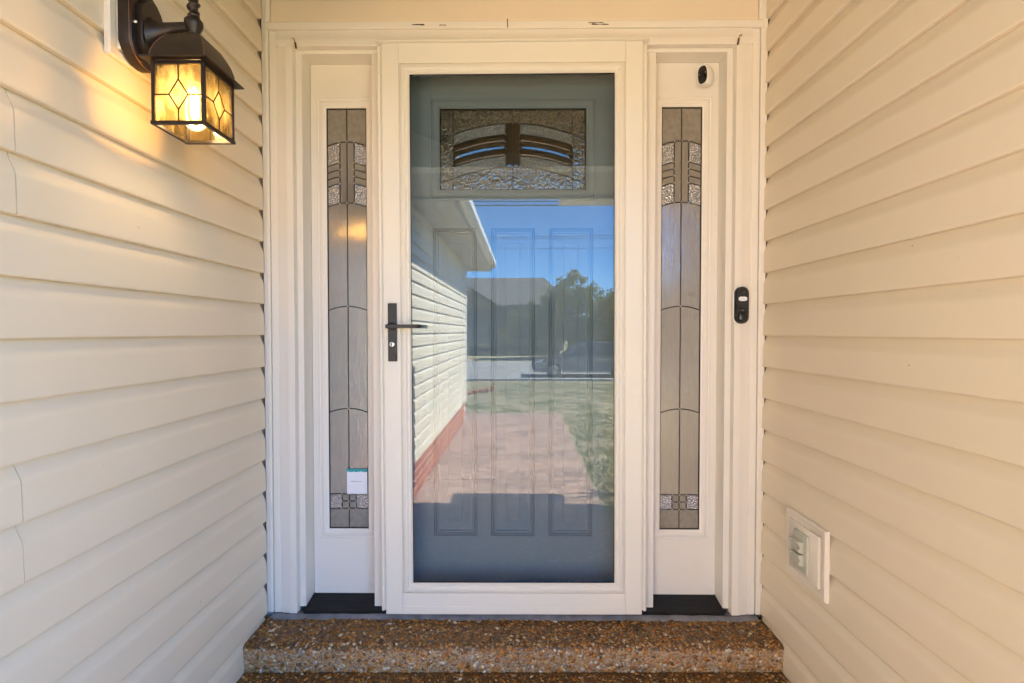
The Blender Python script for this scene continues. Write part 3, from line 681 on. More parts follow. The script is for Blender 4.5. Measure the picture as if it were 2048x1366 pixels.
q = MB(); q.lathe([(0.0092, 0.0), (0.0092, -0.0035), (0.0078, -0.0045), (0.0005, -0.0045)], (hx - 0.001, yF - 0.0085, -0.0436), 24, axis='y')
kc = sd.part('lock_cylinder', q, M['steel'], under=pl)
q = MB().box(hx - 0.0022, hx + 0.0002, yF - 0.0139, yF - 0.0129, -0.049, -0.0425); q.lathe([(0.0026, -0.0001), (0.0026, -0.001)], (hx - 0.001, yF - 0.0129, -0.0415), 10, axis='y')
sd.part('keyhole', q, M['black_plastic'], under=pl)

# ------------------------------------------------------------------ small fittings on the door surround
def superellipse(cx_, cz_, rx, rz, n=28, e=2.0, tilt=0.0):
    out = []
    for i in range(n):
        t = 2 * math.pi * i / n; c, s = math.cos(t), math.sin(t)
        x = rx * math.copysign(abs(c) ** (2 / e), c); z = rz * math.copysign(abs(s) ** (2 / e), s)
        out.append((cx_ + x * math.cos(tilt) - z * math.sin(tilt), cz_ + x * math.sin(tilt) + z * math.cos(tilt)))
    return out
sc_ = Thing('security_camera', (0.703, 0.0885, 0.930), 'white security camera with black oval face above the sidelight', 'security camera', front=True)
q = MB(); q.lathe([(0.021, 0), (0.021, -0.006), (0.016, -0.010), (0.005, -0.011)], (0.716, 0.0895, 0.934), 24, axis='y')
sc_.part('wall_mount', q, M['white_plastic'])
yaw, pit = R(-52), R(5)
rot = Matrix.Rotation(yaw, 3, 'Z') @ Matrix.Rotation(pit, 3, 'X')
org = Vector((0.705, 0.056, 0.932))
def cam_loft(rings, name, m):
    q = MB(); q.loft([[tuple(org + rot @ Vector((x, y, z))) for x, z in superellipse(0, 0, rx, rz, 32, e)] for y, rx, rz, e in rings]); return sc_.part(name, q, m)
cam_loft([(0.024, 0.010, 0.014, 2.2), (0.021, 0.017, 0.025, 2.4), (0.010, 0.0215, 0.0335, 2.6), (-0.010, 0.0225, 0.0355, 2.7), (-0.026, 0.0215, 0.0345, 2.7), (-0.0285, 0.0205, 0.0335, 2.7), (-0.0285, 0.0185, 0.0312, 2.7), (-0.027, 0.018, 0.031, 2.7)], 'shell', M['white_plastic'])
fc = cam_loft([(-0.026, 0.0178, 0.0308, 2.7), (-0.0276, 0.0178, 0.0308, 2.7), (-0.0282, 0.016, 0.029, 2.7)], 'face_plate', M['gloss_black'])
q = MB(); c0 = org + rot @ Vector((0, -0.0278, 0.005))
q.loft([[tuple(c0 + rot @ Vector((r * math.cos(t), y, r * math.sin(t)))) for t in [2 * math.pi * i / 18 for i in range(18)]] for r, y in ((0.0085, 0.001), (0.0085, -0.0015), (0.006, -0.0015), (0.005, -0.0005), (0.002, -0.0018))])
sc_.part('lens', q, M['gloss_black'], under=fc)
q = MB()
for xx in (-0.0125, 0.0125):
    c1 = org + rot @ Vector((xx, -0.0283, 0.0045)); q.box(c1.x - 0.0009, c1.x + 0.0009, c1.y - 0.0009, c1.y + 0.0009, c1.z - 0.0009, c1.z + 0.0009)
sc_.part('sensor_dots', q, M['white_plastic'], under=fc)['kind'] = 'stuff'

db = Thing('doorbell', (0.805, -0.008, 0.028), 'black capsule-shaped video doorbell on the casing', 'doorbell', front=True)
bc, bz, brx, brz = 0.8055, 0.0935, 0.0232, 0.0655
def capsule(r, hh, n=14):
    return [(bc + r * math.cos(math.pi * i / n), bz + hh - r + r * math.sin(math.pi * i / n)) for i in range(n + 1)] + [(bc - r * math.cos(math.pi * i / n), bz - hh + r - r * math.sin(math.pi * i / n)) for i in range(n + 1)]
def cap_loft(rings, name, m, **k):
    q = MB(); q.loft([[(x, y, z) for x, z in capsule(r, hh)] for r, hh, y in rings]); return db.part(name, q, m, **k)
cap_loft([(brx + 0.0022, brz + 0.0022, -0.002), (brx + 0.0022, brz + 0.0022, -0.010), (brx, brz, -0.0115)], 'gasket', M['white_plastic'])
body = cap_loft([(brx, brz, -0.004), (brx, brz, -0.026), (brx - 0.0025, brz - 0.0025, -0.0295)], 'body', M['black_plastic'])
q = MB(); q.box(bc - 0.019, bc + 0.019, -0.0305, -0.0290, bz - 0.012, bz - 0.0105); db.part('seam', q, M['gloss_black'], under=body)
q = MB(); q.lathe([(0.0068, -0.029), (0.0068, -0.0315), (0.005, -0.0318), (0.004, -0.0312), (0.0015, -0.0330)], (bc, 0, 0.138), 18, axis='y'); db.part('lens', q, M['gloss_black'], under=body)
q = MB(); q.prism(superellipse(bc, 0.1155, 0.0148, 0.0076, 28, 3.2), 'y', -0.029, -0.0308); lb = db.part('label_window', q, M['label'], 0.0006, under=body)
q = MB()
for i in range(7): q.box(bc - 0.0095 + i * 0.0028, bc - 0.0074 + i * 0.0028, -0.0312, -0.0307, 0.1140, 0.1152)
q.box(bc - 0.002, bc + 0.002, -0.0312, -0.0307, 0.1172, 0.1178)
db.part('print_line', q, M['ink'], under=body)
q = MB(); q.loft([[(x, y, z) for x, z in superellipse(bc, 0.0515, r, r, 28, 2.8)] for r, y in ((0.0175, -0.0285), (0.0170, -0.0315), (0.0155, -0.0345), (0.0115, -0.0370), (0.005, -0.0382))])
db.part('button', q, M['gloss_black'], under=body)
db.part('status_light', MB().box(bc - 0.0008, bc + 0.0008, -0.0303, -0.0293, 0.0745, 0.0761), M['white_plastic'], under=body)

def hook(x, z, label, lean):
    t = Thing('cup_hook', (x, -0.008, z - 0.03), label, 'hook', front=True)
    t.part('shank', MB().tube([(x - lean * 0.012, -0.002, z), (x - lean * 0.010, -0.012, z + 0.001), (x - lean * 0.002, -0.016, z - 0.004), (x, -0.017, z - 0.012), (x + lean * 0.001, -0.016, z - 0.018)], 0.0016, 8), M['brass'])
    t.part('plate', MB().tube([(x + lean * 0.001, -0.016, z - 0.016), (x + lean * 0.004, -0.014, z - 0.036)], [0.0032, 0.0036], 6), M['rust'])
hook(-0.772, 1.037, 'small brass hook at the casing corner nearest the lantern', 1)
hook(0.790, 1.042, 'small brass hook at the casing corner above the security camera', -1)
nl = Thing('nail', (-0.021, -0.010, 1.086), 'thin rusty nail sticking up from the head trim', 'nail', front=True)
nl.part('shaft', MB().tube([(-0.0205, -0.0125, 1.070), (-0.0215, -0.0125, 1.098)], 0.0013, 6), M['rust'])
nl.part('head', MB().lathe([(0.0022, 0), (0.0022, 0.0012)], (-0.0215, -0.0125, 1.098), 8), M['rust'])

# outdoor socket on the right wall
mb_ = Thing('mounting_block', (0.894, -0.292, -0.765), 'cream square vinyl block holding the outdoor socket', 'mounting block')
def xprism(rings, name, t, m, sgn, bev=0.0, **k):   # rings: (x, y0, y1, z0, z1)
    q = MB(); q.loft([[(x, a, c), (x, b2, c), (x, b2, d), (x, a, d)] for x, a, b2, c, d in rings]); return t.part(name, q, m, bev, **k)
ya, yb, za, zb_ = -0.393, -0.193, -0.766, -0.562
xprism([(0.905, ya + 0.02, yb - 0.02, za + 0.02, zb_ - 0.02), (0.887, ya + 0.02, yb - 0.02, za + 0.02, zb_ - 0.02)], 'core', mb_, M['dark_gap'], 1)  # core coloured dark to stand for the shade behind the flange
fl = xprism([(0.8885, ya, yb, za, zb_), (0.880, ya, yb, za, zb_), (0.876, ya + 0.004, yb - 0.004, za + 0.004, zb_ - 0.004), (0.876, ya + 0.018, yb - 0.018, za + 0.018, zb_ - 0.018), (0.880, ya + 0.024, yb - 0.024, za + 0.024, zb_ - 0.024)], 'flange', mb_, M['block'], 1)
xprism([(0.885, ya + 0.027, yb - 0.027, za + 0.027, zb_ - 0.027), (0.874, ya + 0.027, yb - 0.027, za + 0.027, zb_ - 0.027), (0.8725, ya + 0.029, yb - 0.029, za + 0.029, zb_ - 0.029)], 'centre_panel', mb_, M['block'], 1)
so = Thing('outdoor_socket', (0.872, -0.29, -0.72), 'ivory outdoor socket with two flip covers low on the wall', 'socket')
yc_, zc_ = -0.290, -0.664
xprism([(0.8722, yc_ - 0.036, yc_ + 0.036, zc_ - 0.058, zc_ + 0.058), (0.866, yc_ - 0.036, yc_ + 0.036, zc_ - 0.058, zc_ + 0.058), (0.864, yc_ - 0.033, yc_ + 0.033, zc_ - 0.055, zc_ + 0.055)], 'cover_plate', so, M['ivory_plastic'], 1, 0.0015)
for i, zz in enumerate((0.0195, -0.0195)):
    q = MB(); z = zc_ + zz
    pr = [(0.8645, z - 0.017), (0.853, z - 0.0165), (0.850, z - 0.012), (0.851, z + 0.004), (0.846, z + 0.0125), (0.849, z + 0.0165), (0.8645, z + 0.0172)]
    q.loft([[(x, yy, zz2) for x, zz2 in pr] for yy in (yc_ - 0.021, yc_ + 0.019)])
    q.box(0.846, 0.8645, yc_ + 0.020, yc_ + 0.029, z + 0.006, z + 0.0155)
    fcv = so.part('flip_cover', q, M['ivory_plastic'], 0.0012)
    so.part('finger_tab', MB().box(0.846, 0.852, yc_ - 0.027, yc_ - 0.0215, z - 0.012, z + 0.001), M['ivory_plastic'], 0.0012, under=fcv)

# ------------------------------------------------------------------ wall lantern
lb_ = Thing('mounting_block', (-0.894, -0.61, 0.605), 'cream vinyl block behind the lantern backplate', 'mounting block')
ya, yb, za, zb_ = -0.679, -0.541, 0.606, 0.790
def xl_(rings, name, t, m, bev=0.0, **k):
    q = MB(); q.loft([[(x, a, c), (x, b2, c), (x, b2, d), (x, a, d)] for x, a, b2, c, d in rings]); return t.part(name, q, m, bev, **k)
xl_([(-0.905, ya + 0.02, yb - 0.02, za + 0.02, zb_ - 0.02), (-0.887, ya + 0.02, yb - 0.02, za + 0.02, zb_ - 0.02)], 'core', lb_, M['dark_gap'])  # dark core colour imitates the shaded gap behind the flange
xl_([(-0.8885, ya, yb, za, zb_), (-0.880, ya, yb, za, zb_), (-0.877, ya + 0.003, yb - 0.003, za + 0.003, zb_ - 0.003), (-0.877, ya + 0.017, yb - 0.017, za + 0.017, zb_ - 0.017), (-0.881, ya + 0.020, yb - 0.020, za + 0.02, zb_ - 0.02)], 'flange', lb_, M['block'])
xl_([(-0.885, ya + 0.022, yb - 0.022, za + 0.022, zb_ - 0.022), (-0.871, ya + 0.022, yb - 0.022, za + 0.022, zb_ - 0.022)], 'centre_panel', lb_, M['block'], 0.002)

LX, LY = -0.738, -0.610
ln = Thing('wall_lantern', (-0.87, LY, 0.61), 'lit bronze wall lantern with leaded amber glass', 'wall lantern')
def plate_outline(ry, rz):
    """tall plate: straight sides, canted lower corners, rounded head"""
    pts = []
    for i in range(9): 
        t = math.pi * (0.12 + 0.76 * i / 8); pts.append((ry * 1.02 * math.cos(t) / math.cos(0.12 * math.pi), rz * 0.55 + rz * 0.45 * (math.sin(t) - math.sin(0.12 * math.pi)) / (1 - math.sin(0.12 * math.pi))))
    for i in range(9):
        t = math.pi * (1.12 + 0.76 * i / 8); pts.append((ry * 1.02 * math.cos(t) / math.cos(0.12 * math.pi), -rz * 0.55 - rz * 0.45 * (-math.sin(t) - math.sin(0.12 * math.pi)) / (1 - math.sin(0.12 * math.pi))))
    return pts
PZ = 0.692
def plate_rings(rs): return [[(x, LY + a, PZ + c) for a, c in plate_outline(ry, rz)] for x, ry, rz in rs]
q = MB(); q.loft(plate_rings([(-0.871, 0.052, 0.088), (-0.847, 0.052, 0.088), (-0.843, 0.049, 0.085), (-0.843, 0.038, 0.072), (-0.846, 0.036, 0.070)]))
bp_ = ln.part('backplate', q, M['bronze'])
q = MB(); q.loft(plate_rings([(-0.847, 0.034, 0.068), (-0.834, 0.034, 0.066), (-0.832, 0.032, 0.064)]))
ln.part('raised_plate', q, M['bronze'], under=bp_)
q = MB()
for r in plate_rings([(-0.8462, 0.0522, 0.0882)]): q.tube(r + [r[0]], 0.0007, 5)
ln.part('worn_edge', q, M['copper'], under=bp_)
q = MB(); q.lathe([(0.0045, 0), (0.0045, 0.004), (0.003, 0.007)], (-0.845, LY - 0.040, 0.69), 8, axis='x'); ln.part('screw', q, M['steel'], under=bp_)
q = MB(); arm = []
for x, zc2, r1, r2 in ((-0.834, 0.683, 0.030, 0.042), (-0.831, 0.684, 0.028, 0.038), (-0.824, 0.687, 0.022, 0.029), (-0.812, 0.692, 0.016, 0.021), (-0.798, 0.697, 0.0125, 0.0155), (-0.780, 0.701, 0.0105, 0.0125), (-0.76, 0.703, 0.0095, 0.011), (-0.742, 0.703, 0.009, 0.0105)):
    arm.append([(x, LY + r1 * math.cos(2 * math.pi * i / 20), zc2 + r2 * math.sin(2 * math.pi * i / 20)) for i in range(20)])
q.loft(arm); ln.part('arm', q, M['bronze'], angle=60)
q = MB(); c = (LX, LY, 0)
q.lathe([(0.013, 0.678), (0.0155, 0.681), (0.0155, 0.684), (0.0115, 0.687), (0.0125, 0.691), (0.0175, 0.700), (0.0195, 0.708), (0.019, 0.716), (0.014, 0.722), (0.011, 0.725), (0.0125, 0.728), (0.0105, 0.731), (0.009, 0.734)], c, 24)
# twisted stem above the urn
rings = []
for i in range(17):
    h_ = 0.734 + i * 0.0020; a = i * 0.62; r = 0.0095 + 0.002 * math.sin(math.pi * i / 16)
    rings.append([(LX + 0.0028 * math.cos(a) + r * math.cos(2 * math.pi * k / 16), LY + 0.0028 * math.sin(a) + r * math.sin(2 * math.pi * k / 16), h_) for k in range(16)])
q.loft(rings)
q.lathe([(0.010, 0.766), (0.0075, 0.772), (0.008, 0.79), (0.009, 0.806), (0.006, 0.82), (0.008, 0.826), (0.004, 0.84), (0.0008, 0.846)], c, 20)
ln.part('finial', q, M['bronze'], angle=50)
q = MB()
def sq(h_, z, n=1): return [(LX - h_, LY - h_, z), (LX + h_, LY - h_, z), (LX + h_, LY + h_, z), (LX - h_, LY + h_, z)]
q.loft([sq(0.0185, 0.679), sq(0.020, 0.675), sq(0.0205, 0.664)], True)
RP = [(0.030, 0.6665), (0.037, 0.6655), (0.046, 0.651), (0.0535, 0.636), (0.058, 0.621), (0.0600, 0.608), (0.0605, 0.6035), (0.0735, 0.6005), (0.0745, 0.598), (0.0735, 0.5965), (0.058, 0.5985)]
q.loft([sq(h_, z) for h_, z in RP])
rf_ = ln.part('roof', q, M['bronze'], angle=50)
q = MB()
for sx, sy in ((-1, -1), (1, -1), (1, 1)):
    q.tube([(LX + sx * h_, LY + sy * h_, z) for h_, z in RP[1:7]], 0.0007, 5)
    q.tube([(LX + sx * 0.0202, LY + sy * 0.0202, 0.677), (LX + sx * 0.0207, LY + sy * 0.0207, 0.666)], 0.0006, 5)
ln.part('worn_edge', q, M['copper'], under=rf_)['kind'] = 'stuff'
a = 0.0585; zb1, zt1 = 0.4575, 0.598
for sx in (-1, 1):
    for sy in (-1, 1):
        q = MB(); q.box(LX + sx * a, LX + sx * (a - 0.0075), LY + sy * a, LY + sy * (a - 0.0075), zb1 + 0.006, zt1); ln.part('post', q, M['bronze'], 0.001)
q = MB()
for s in (-1, 1):
    q.box(LX - a - 0.0015, LX + a + 0.0015, LY + s * (a + 0.0015), LY + s * (a - 0.0065), zb1 - 0.001, zb1 + 0.007)
    q.box(LX + s * (a + 0.0012), LX + s * (a - 0.0062), LY - a + 0.0065, LY + a - 0.0065, zb1 - 0.0008, zb1 + 0.0068)
ln.part('bottom_ring', q, M['bronze'], 0.0008)
q = MB()
for s in (-1, 1):
    q.box(LX - a + 0.008, LX + a - 0.008, LY + s * a, LY + s * (a - 0.006), 0.588, 0.5965); q.box(LX + s * a, LX + s * (a - 0.006), LY - a + 0.008, LY + a - 0.008, 0.588, 0.5965)
ln.part('top_ring', q, M['bronze'], 0.0008)
gz0, gz1 = zb1 + 0.004, 0.592; w_ = a - 0.0045; zm = (gz0 + gz1) / 2 - 0.004
def lam(pts, side):       # side panel coordinates (t along the face, z) to space
    off = a - 0.003
    return [{0: (LX + t, LY - off, z), 1: (LX + off, LY + t, z), 2: (LX - t, LY + off, z), 3: (LX - off, LY - t, z)}[side] for t, z in pts]
for side in range(4):
    q = MB(); o_ = 0.001
    fr_ = lam([(-w_, gz0), (w_, gz0), (w_, gz1), (-w_, gz1)], side)
    nrm = {0: Vector((0, 1, 0)), 1: Vector((-1, 0, 0)), 2: Vector((0, -1, 0)), 3: Vector((1, 0, 0))}[side]
    q.loft([[tuple(Vector(p_)) for p_ in fr_], [tuple(Vector(p_) + nrm * 0.0015) for p_ in fr_]])
    gp = ln.part('glass_pane', q, M['pane_amber'], smooth=False)
    q = MB(); d0, d1 = 0.021, 0.033
    for seg in ([(0, gz1), (0, zm + d1)], [(0, zm - d1), (0, gz0)], [(-w_, zm), (-d0, zm)], [(d0, zm), (w_, zm)], [(0, zm + d1), (d0, zm), (0, zm - d1), (-d0, zm), (0, zm + d1)]):
        for s1, s2 in zip(seg, seg[1:]): q.tube(lam([s1, s2], side), 0.0017, 6)
    ln.part('lead_came', q, M['bronze'], under=gp)
q = MB(); q.lathe([(0.013, 0.600), (0.0135, 0.585), (0.015, 0.573)], c, 20); ln.part('socket', q, M['bronze'])
q = MB(); q.lathe([(0.011, 0.574), (0.013, 0.563), (0.019, 0.545), (0.0245, 0.525), (0.027, 0.506), (0.0255, 0.49), (0.020, 0.4765), (0.011, 0.4685), (0.003, 0.466)], c, 28)
bl_ = ln.part('bulb', q, M['bulb_glass'], angle=60)
q = MB(); q.lathe([(0.0035, 0.566), (0.008, 0.555), (0.010, 0.540), (0.010, 0.505), (0.007, 0.492), (0.003, 0.488)], c, 16); ln.part('filament', q, M['filament'], under=bl_, angle=60)
ld = bpy.data.lights.new('lantern_light', 'POINT'); ld.energy = 0.45; ld.color = (1.0, 0.75, 0.47); ld.shadow_soft_size = 0.034
lo = bpy.data.objects.new('lantern_light', ld); COL.objects.link(lo); lo.parent = ln.o
lo.location = Vector((LX, LY, 0.522)) - Vector(ln.base)

# ------------------------------------------------------------------ steps
def nose_profile(y_back, y_front, z_top, z_bot, r=0.02):
    pts = [(y_back, z_bot), (y_back, z_top)]
    for i in range(7):
        t = math.pi / 2 * i / 6
        pts.append((-y_front + r - r * math.sin(t) , z_top - r + r * math.cos(t)))
    pts.append((-y_front + 0.004, z_bot)); return pts
ICO_V = []; 
bm_ = bmesh.new(); bmesh.ops.create_icosphere(bm_, subdivisions=1, radius=1)
ICO_V = [v.co.copy() for v in bm_.verts]; ICO_F = [tuple(v.index for v in f.verts) for f in bm_.faces]; bm_.free()
def pebbles(name, spots, m, parent):
    vs_, fs = [], []
    for (p_, nrm, s) in spots:
        q_ = Vector((0, 0, 1)).rotation_difference(Vector(nrm)).to_matrix() @ Matrix.Rotation(random.uniform(0, 6.28), 3, 'Z')
        sx, sy, sz = s * random.uniform(0.85, 1.5), s * random.uniform(0.7, 1.05), s * random.uniform(0.45, 0.7)
        n = len(vs_)
        for v in ICO_V:
            w = Vector((v.x * sx, v.y * sy, v.z * sz)) * random.uniform(0.88, 1.1)
            vs_.append(tuple(Vector(p_) + q_ @ w))
        fs += [tuple(n + i for i in f) for f in ICO_F]
    me = bpy.data.meshes.new(name); me.from_pydata(vs_, [], fs); me.materials.append(m)
    me.polygons.foreach_set('use_smooth', [True] * len(fs)); me.update()
    o = bpy.data.objects.new(name, me); COL.objects.link(o); o['kind'] = 'stuff'; o.parent = parent
    return o
def step(name, y_back, y_front, z_top, z_bot, nt, nr, tread_y0):
    base = (0, -y_front, z_bot)
    o = MB()
    prof = nose_profile(y_back, y_front, z_top, z_bot)
    o.prism(prof, 'x', -0.8935, 0.8935)
    ob = o.build(name, [M['agg_tread'], M['agg_riser']])
    for pl_ in ob.data.polygons:
        pl_.material_index = 0 if pl_.normal.z > 0.35 else 1
    ob['kind'] = 'structure'
    sp = []
    for i in range(nt):
        s = random.choice([0.0032, 0.004, 0.0048, 0.0055, 0.0068, 0.0085]); y = -random.uniform(tread_y0, y_front - 0.012)
        sp.append(((random.uniform(-0.89, 0.89), y, z_top - s * 0.15), (random.uniform(-.2, .2), random.uniform(-.2, .2), 1), s))
    pebbles('pebbles', sp, M['pebble_tread'], ob)
    sp = []
    for i in range(nr):
        s = random.choice([0.0034, 0.0042, 0.005, 0.006, 0.0074, 0.0092]); z = random.uniform(z_bot, z_top - 0.012); x = random.uniform(-0.89, 0.89)
        sp.append(((x, -y_front + 0.0008 + 0.004 * max(0, 1 - (z - z_bot) / max(1e-3, z_top - z_bot)) + s * 0.12, z), (random.uniform(-.2, .2), -1, random.uniform(-.2, .2)), s))
    for i in range(nr // 5):
        t = random.uniform(0, math.pi / 2); s = random.choice([0.003, 0.004, 0.005, 0.006]); r = 0.02
        sp.append(((random.uniform(-0.89, 0.89), -y_front + r - (r - s * 0.1) * math.sin(t), z_top - r + (r - s * 0.1) * math.cos(t)), (0, -math.sin(t), math.cos(t)), s))
    pebbles('pebbles', sp, M['pebble_riser'], ob)
    return ob
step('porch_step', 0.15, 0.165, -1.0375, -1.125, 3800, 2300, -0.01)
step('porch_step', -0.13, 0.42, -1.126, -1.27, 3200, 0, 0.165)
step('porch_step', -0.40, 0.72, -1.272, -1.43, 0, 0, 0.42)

# ------------------------------------------------------------------ porch ceiling, beam, eaves and roofs
def boards(t, name, x0, x1, y0, y1, z, w, m, along='x', th=0.006):
    v0 = y0 if along == 'x' else x0; v1 = y1 if along == 'x' else x1
    n = max(1, round(abs(v1 - v0) / w)); d = (v1 - v0) / n
    for i in range(n):
        a, b2 = v0 + i * d, v0 + (i + 1) * d; g_ = 0.0025 * (1 if d > 0 else -1)
        q = MB().box(x0, x1, a + g_, b2 - g_, z, z + th) if along == 'x' else MB().box(a + g_, b2 - g_, y0, y1, z, z + th)
        t.part(name, q, m, 0.001, seg=1)
pc = Thing('porch_ceiling', (0, -0.7, 1.44), 'cream boarded ceiling inside the porch recess', 'ceiling')
boards(pc, 'ceiling_board', -0.90, 0.90, 0.02, -1.45, 1.44, 0.1, M['ceiling'])
pc.part('deck', MB().box(-1.0, 1.0, -1.5, 0.2, 1.452, 1.5), M['dark_gap'])
bmn = Thing('porch_beam', (0, -1.5, 1.07), 'siding clad beam across the porch opening', 'beam')
bmn.part('core', MB().box(-0.905, 0.905, -1.56, -1.462, 1.10, 1.50), M['siding_x'])
bmn.part('trim_board', MB().box(-0.905, 0.905, -1.565, -1.452, 1.066, 1.155), M['white_paint'], 0.003)
ev = Thing('house_eave', (2.5, -2.1, 1.07), 'front eave of the house over the porch opening', 'eave')
boards(ev, 'soffit_board', -0.93, 6.0, -1.57, -2.16, 1.075, 0.098, M['soffit'])
ev.part('fascia', MB().box(-0.93, 6.0, -2.185, -2.162, 1.05, 1.22), M['white_paint'], 0.003)
ev.part('eave_projection', MB().box(0.33, 1.05, -2.42, -2.187, 1.06, 1.22), M['white_paint'], 0.004)
ev.part('eave_projection', MB().box(1.56, 2.40, -2.53, -2.29, 1.06, 1.22), M['white_paint'], 0.004)  # unseen box added only to cast the stepped shadow on the path
ev.part('gutter', MB().prism([(-2.187, 1.215), (-2.187, 1.10), (-2.235, 1.10), (-2.28, 1.15), (-2.285, 1.215), (-2.277, 1.215), (-2.273, 1.155), (-2.232, 1.108), (-2.195, 1.108), (-2.195, 1.215)], 'x', 1.06, 6.0), M['white_paint'])
rfm = Thing('house_roof', (2.5, 1, 1.2), 'grey shingled main roof above the porch', 'roof')
rfm.part('roof_slope', MB().prism([(-2.25, 1.225), (5.0, 4.1), (5.0, 4.2), (-2.25, 1.30)], 'x', -0.95, 6.2), M['shingle'])
evl = Thing('house_eave', (-0.65, -4.2, 1.07), 'side eave with white gutter along the long siding wall', 'eave')
boards(evl, 'soffit_board', -0.90, -0.545, -2.19, -6.75, 1.075, 0.20, M['soffit'], along='y')
evl.part('fascia', MB().box(-0.545, -0.525, -6.78, -2.19, 1.05, 1.20), M['soffit'], 0.003)
evl.part('gutter', MB().prism([(-0.523, 1.205), (-0.523, 1.10), (-0.475, 1.10), (-0.435, 1.14), (-0.43, 1.205), (-0.437, 1.205), (-0.442, 1.145), (-0.478, 1.107), (-0.516, 1.107), (-0.516, 1.205)], 'y', -6.8, -2.19), M['white_paint'])
evl.part('gable_board', MB().box(-1.6, -0.525, -6.80, -6.76, 1.05, 1.21), M['white_paint'], 0.003)
rfl = Thing('house_roof', (-2.5, -4.5, 1.2), 'grey shingled roof over the long siding wall', 'roof')
rfl.part('roof_slope', MB().prism([(-0.46, 1.21), (-5.0, 3.0), (-5.0, 3.1), (-0.46, 1.28)], 'y', -6.82, 1.0), M['shingle'])
# house body beside the porch, seen by nobody but shading the place
hb = Thing('house_wall', (3.5, -1.4, -1.4), 'front wall of the house right of the porch opening', 'wall')
hb.part('wall_face', MB().box(0.952, 6.0, -1.545, -1.40, -1.45, 1.5), M['siding_x'])
# hallway behind the door
struct('hall_floor', MB().box(-1.0, 1.0, 0.22, 4.5, -1.06, -1.0), M['hall_floor'])
q = MB().box(-1.06, -1.0, 0.22, 4.5, -1.06, 1.5).box(1.0, 1.06, 0.22, 4.5, -1.06, 1.5).box(-1.06, 1.06, 4.5, 4.56, -1.06, 1.5)
struct('hall_walls', q, M['hall_wall'])
struct('hall_ceiling', MB().box(-1.06, 1.06, 0.22, 4.56, 1.5, 1.56), M['hall_wall'])
q = MB().box(-1.05, -0.787, 0.021, 0.215, -1.3, 1.5).box(0.787, 1.05, 0.021, 0.215, -1.3, 1.5).box(-0.787, 0.787, 0.102, 0.215, 1.031, 1.5)
struct('wall_framing', q, M['hall_wall'])

# ------------------------------------------------------------------ the street side, seen in the storm glass
# lawn blades near the path
def grass(n):
    vs_, fs = [], []
    for i in range(n):
        Y = 2.3 + 14 * random.random() ** 1.5; x = random.uniform(0.7, 1.2 + Y * 0.3) if Y < 6.8 else random.uniform(-1.5, 1 + Y * 0.3)
        z = ground_z(Y); h_ = random.uniform(0.015, 0.05); a = random.uniform(0, 3.14); w = random.uniform(0.003, 0.007)
        dx_, dy_ = math.cos(a) * w, math.sin(a) * w; lx_, ly_ = random.uniform(-.03, .03), random.uniform(-.03, .03)
        k = len(vs_); vs_ += [(x - dx_, -Y - dy_, z - 0.004), (x + dx_, -Y + dy_, z - 0.004), (x + lx_, -Y + ly_, z + h_)]; fs.append((k, k + 1, k + 2))
    me = bpy.data.meshes.new('lawn_grass'); me.from_pydata(vs_, [], fs); me.materials.append(M['grass'])
    o = bpy.data.objects.new('lawn_grass', me); COL.objects.link(o)
    tag(o, 'patchy short lawn beside the path', 'grass', kind='stuff')
grass(30000)

def tree(name, label, X, Y, zg, blobs, n, m, trunk_h, trunk_r, leaf=0.10, group=None):
    t = Thing(name, (X, -Y, zg), label, 'tree', group)
    q = MB(); top = blobs[0]
    q.tube([(X, -Y, zg - 0.1), (X + 0.05, -Y, zg + trunk_h * 0.5), (X - 0.05, -Y + 0.05, zg + trunk_h)], [trunk_r, trunk_r * 0.8, trunk_r * 0.6], 9)
    for (bx_, by_, bz_, br_) in blobs:
        q.tube([(X, -Y, zg + trunk_h * 0.85), (X + bx_ * 0.5, -Y + by_ * 0.5, zg + (trunk_h + bz_) * 0.5), (X + bx_, -Y + by_, zg + bz_)], [trunk_r * 0.5, trunk_r * 0.3, trunk_r * 0.08], 6)
    t.part('trunk', q, M['bark'])
    vs_, fs = [], []
    tot = sum(b_[3] ** 2 for b_ in blobs)
    for (bx_, by_, bz_, br_) in blobs:
        clumps = [(Vector((random.gauss(0, 1), random.gauss(0, 1), random.gauss(0, 1))).normalized() * br_ * random.uniform(0.55, 1.0)) for _ in range(max(10, int(26 * br_)))]
        for i in range(int(n * br_ ** 2 / tot)):
            cl = random.choice(clumps)
            p_ = Vector((X + bx_, -Y + by_, zg + bz_)) + cl + Vector((random.gauss(0, 1), random.gauss(0, 1), random.gauss(0, 1))) * br_ * 0.17
            d = Vector((random.gauss(0, 1), random.gauss(0, 1), random.gauss(0, 1))).normalized(); e = d.orthogonal().normalized(); l_ = leaf * random.uniform(0.6, 1.3)
            k = len(vs_); vs_ += [tuple(p_ - d * l_), tuple(p_ + e * l_ * 0.45), tuple(p_ + d * l_), tuple(p_ - e * l_ * 0.45)]; fs.append((k, k + 1, k + 2, k + 3))
    me = bpy.data.meshes.new('crown'); me.from_pydata([(a_[0] - X, a_[1] + Y, a_[2] - zg) for a_ in vs_], [], fs); me.materials.append(m)
    o = bpy.data.objects.new('crown', me); COL.objects.link(o); o.parent = t.o
    return t
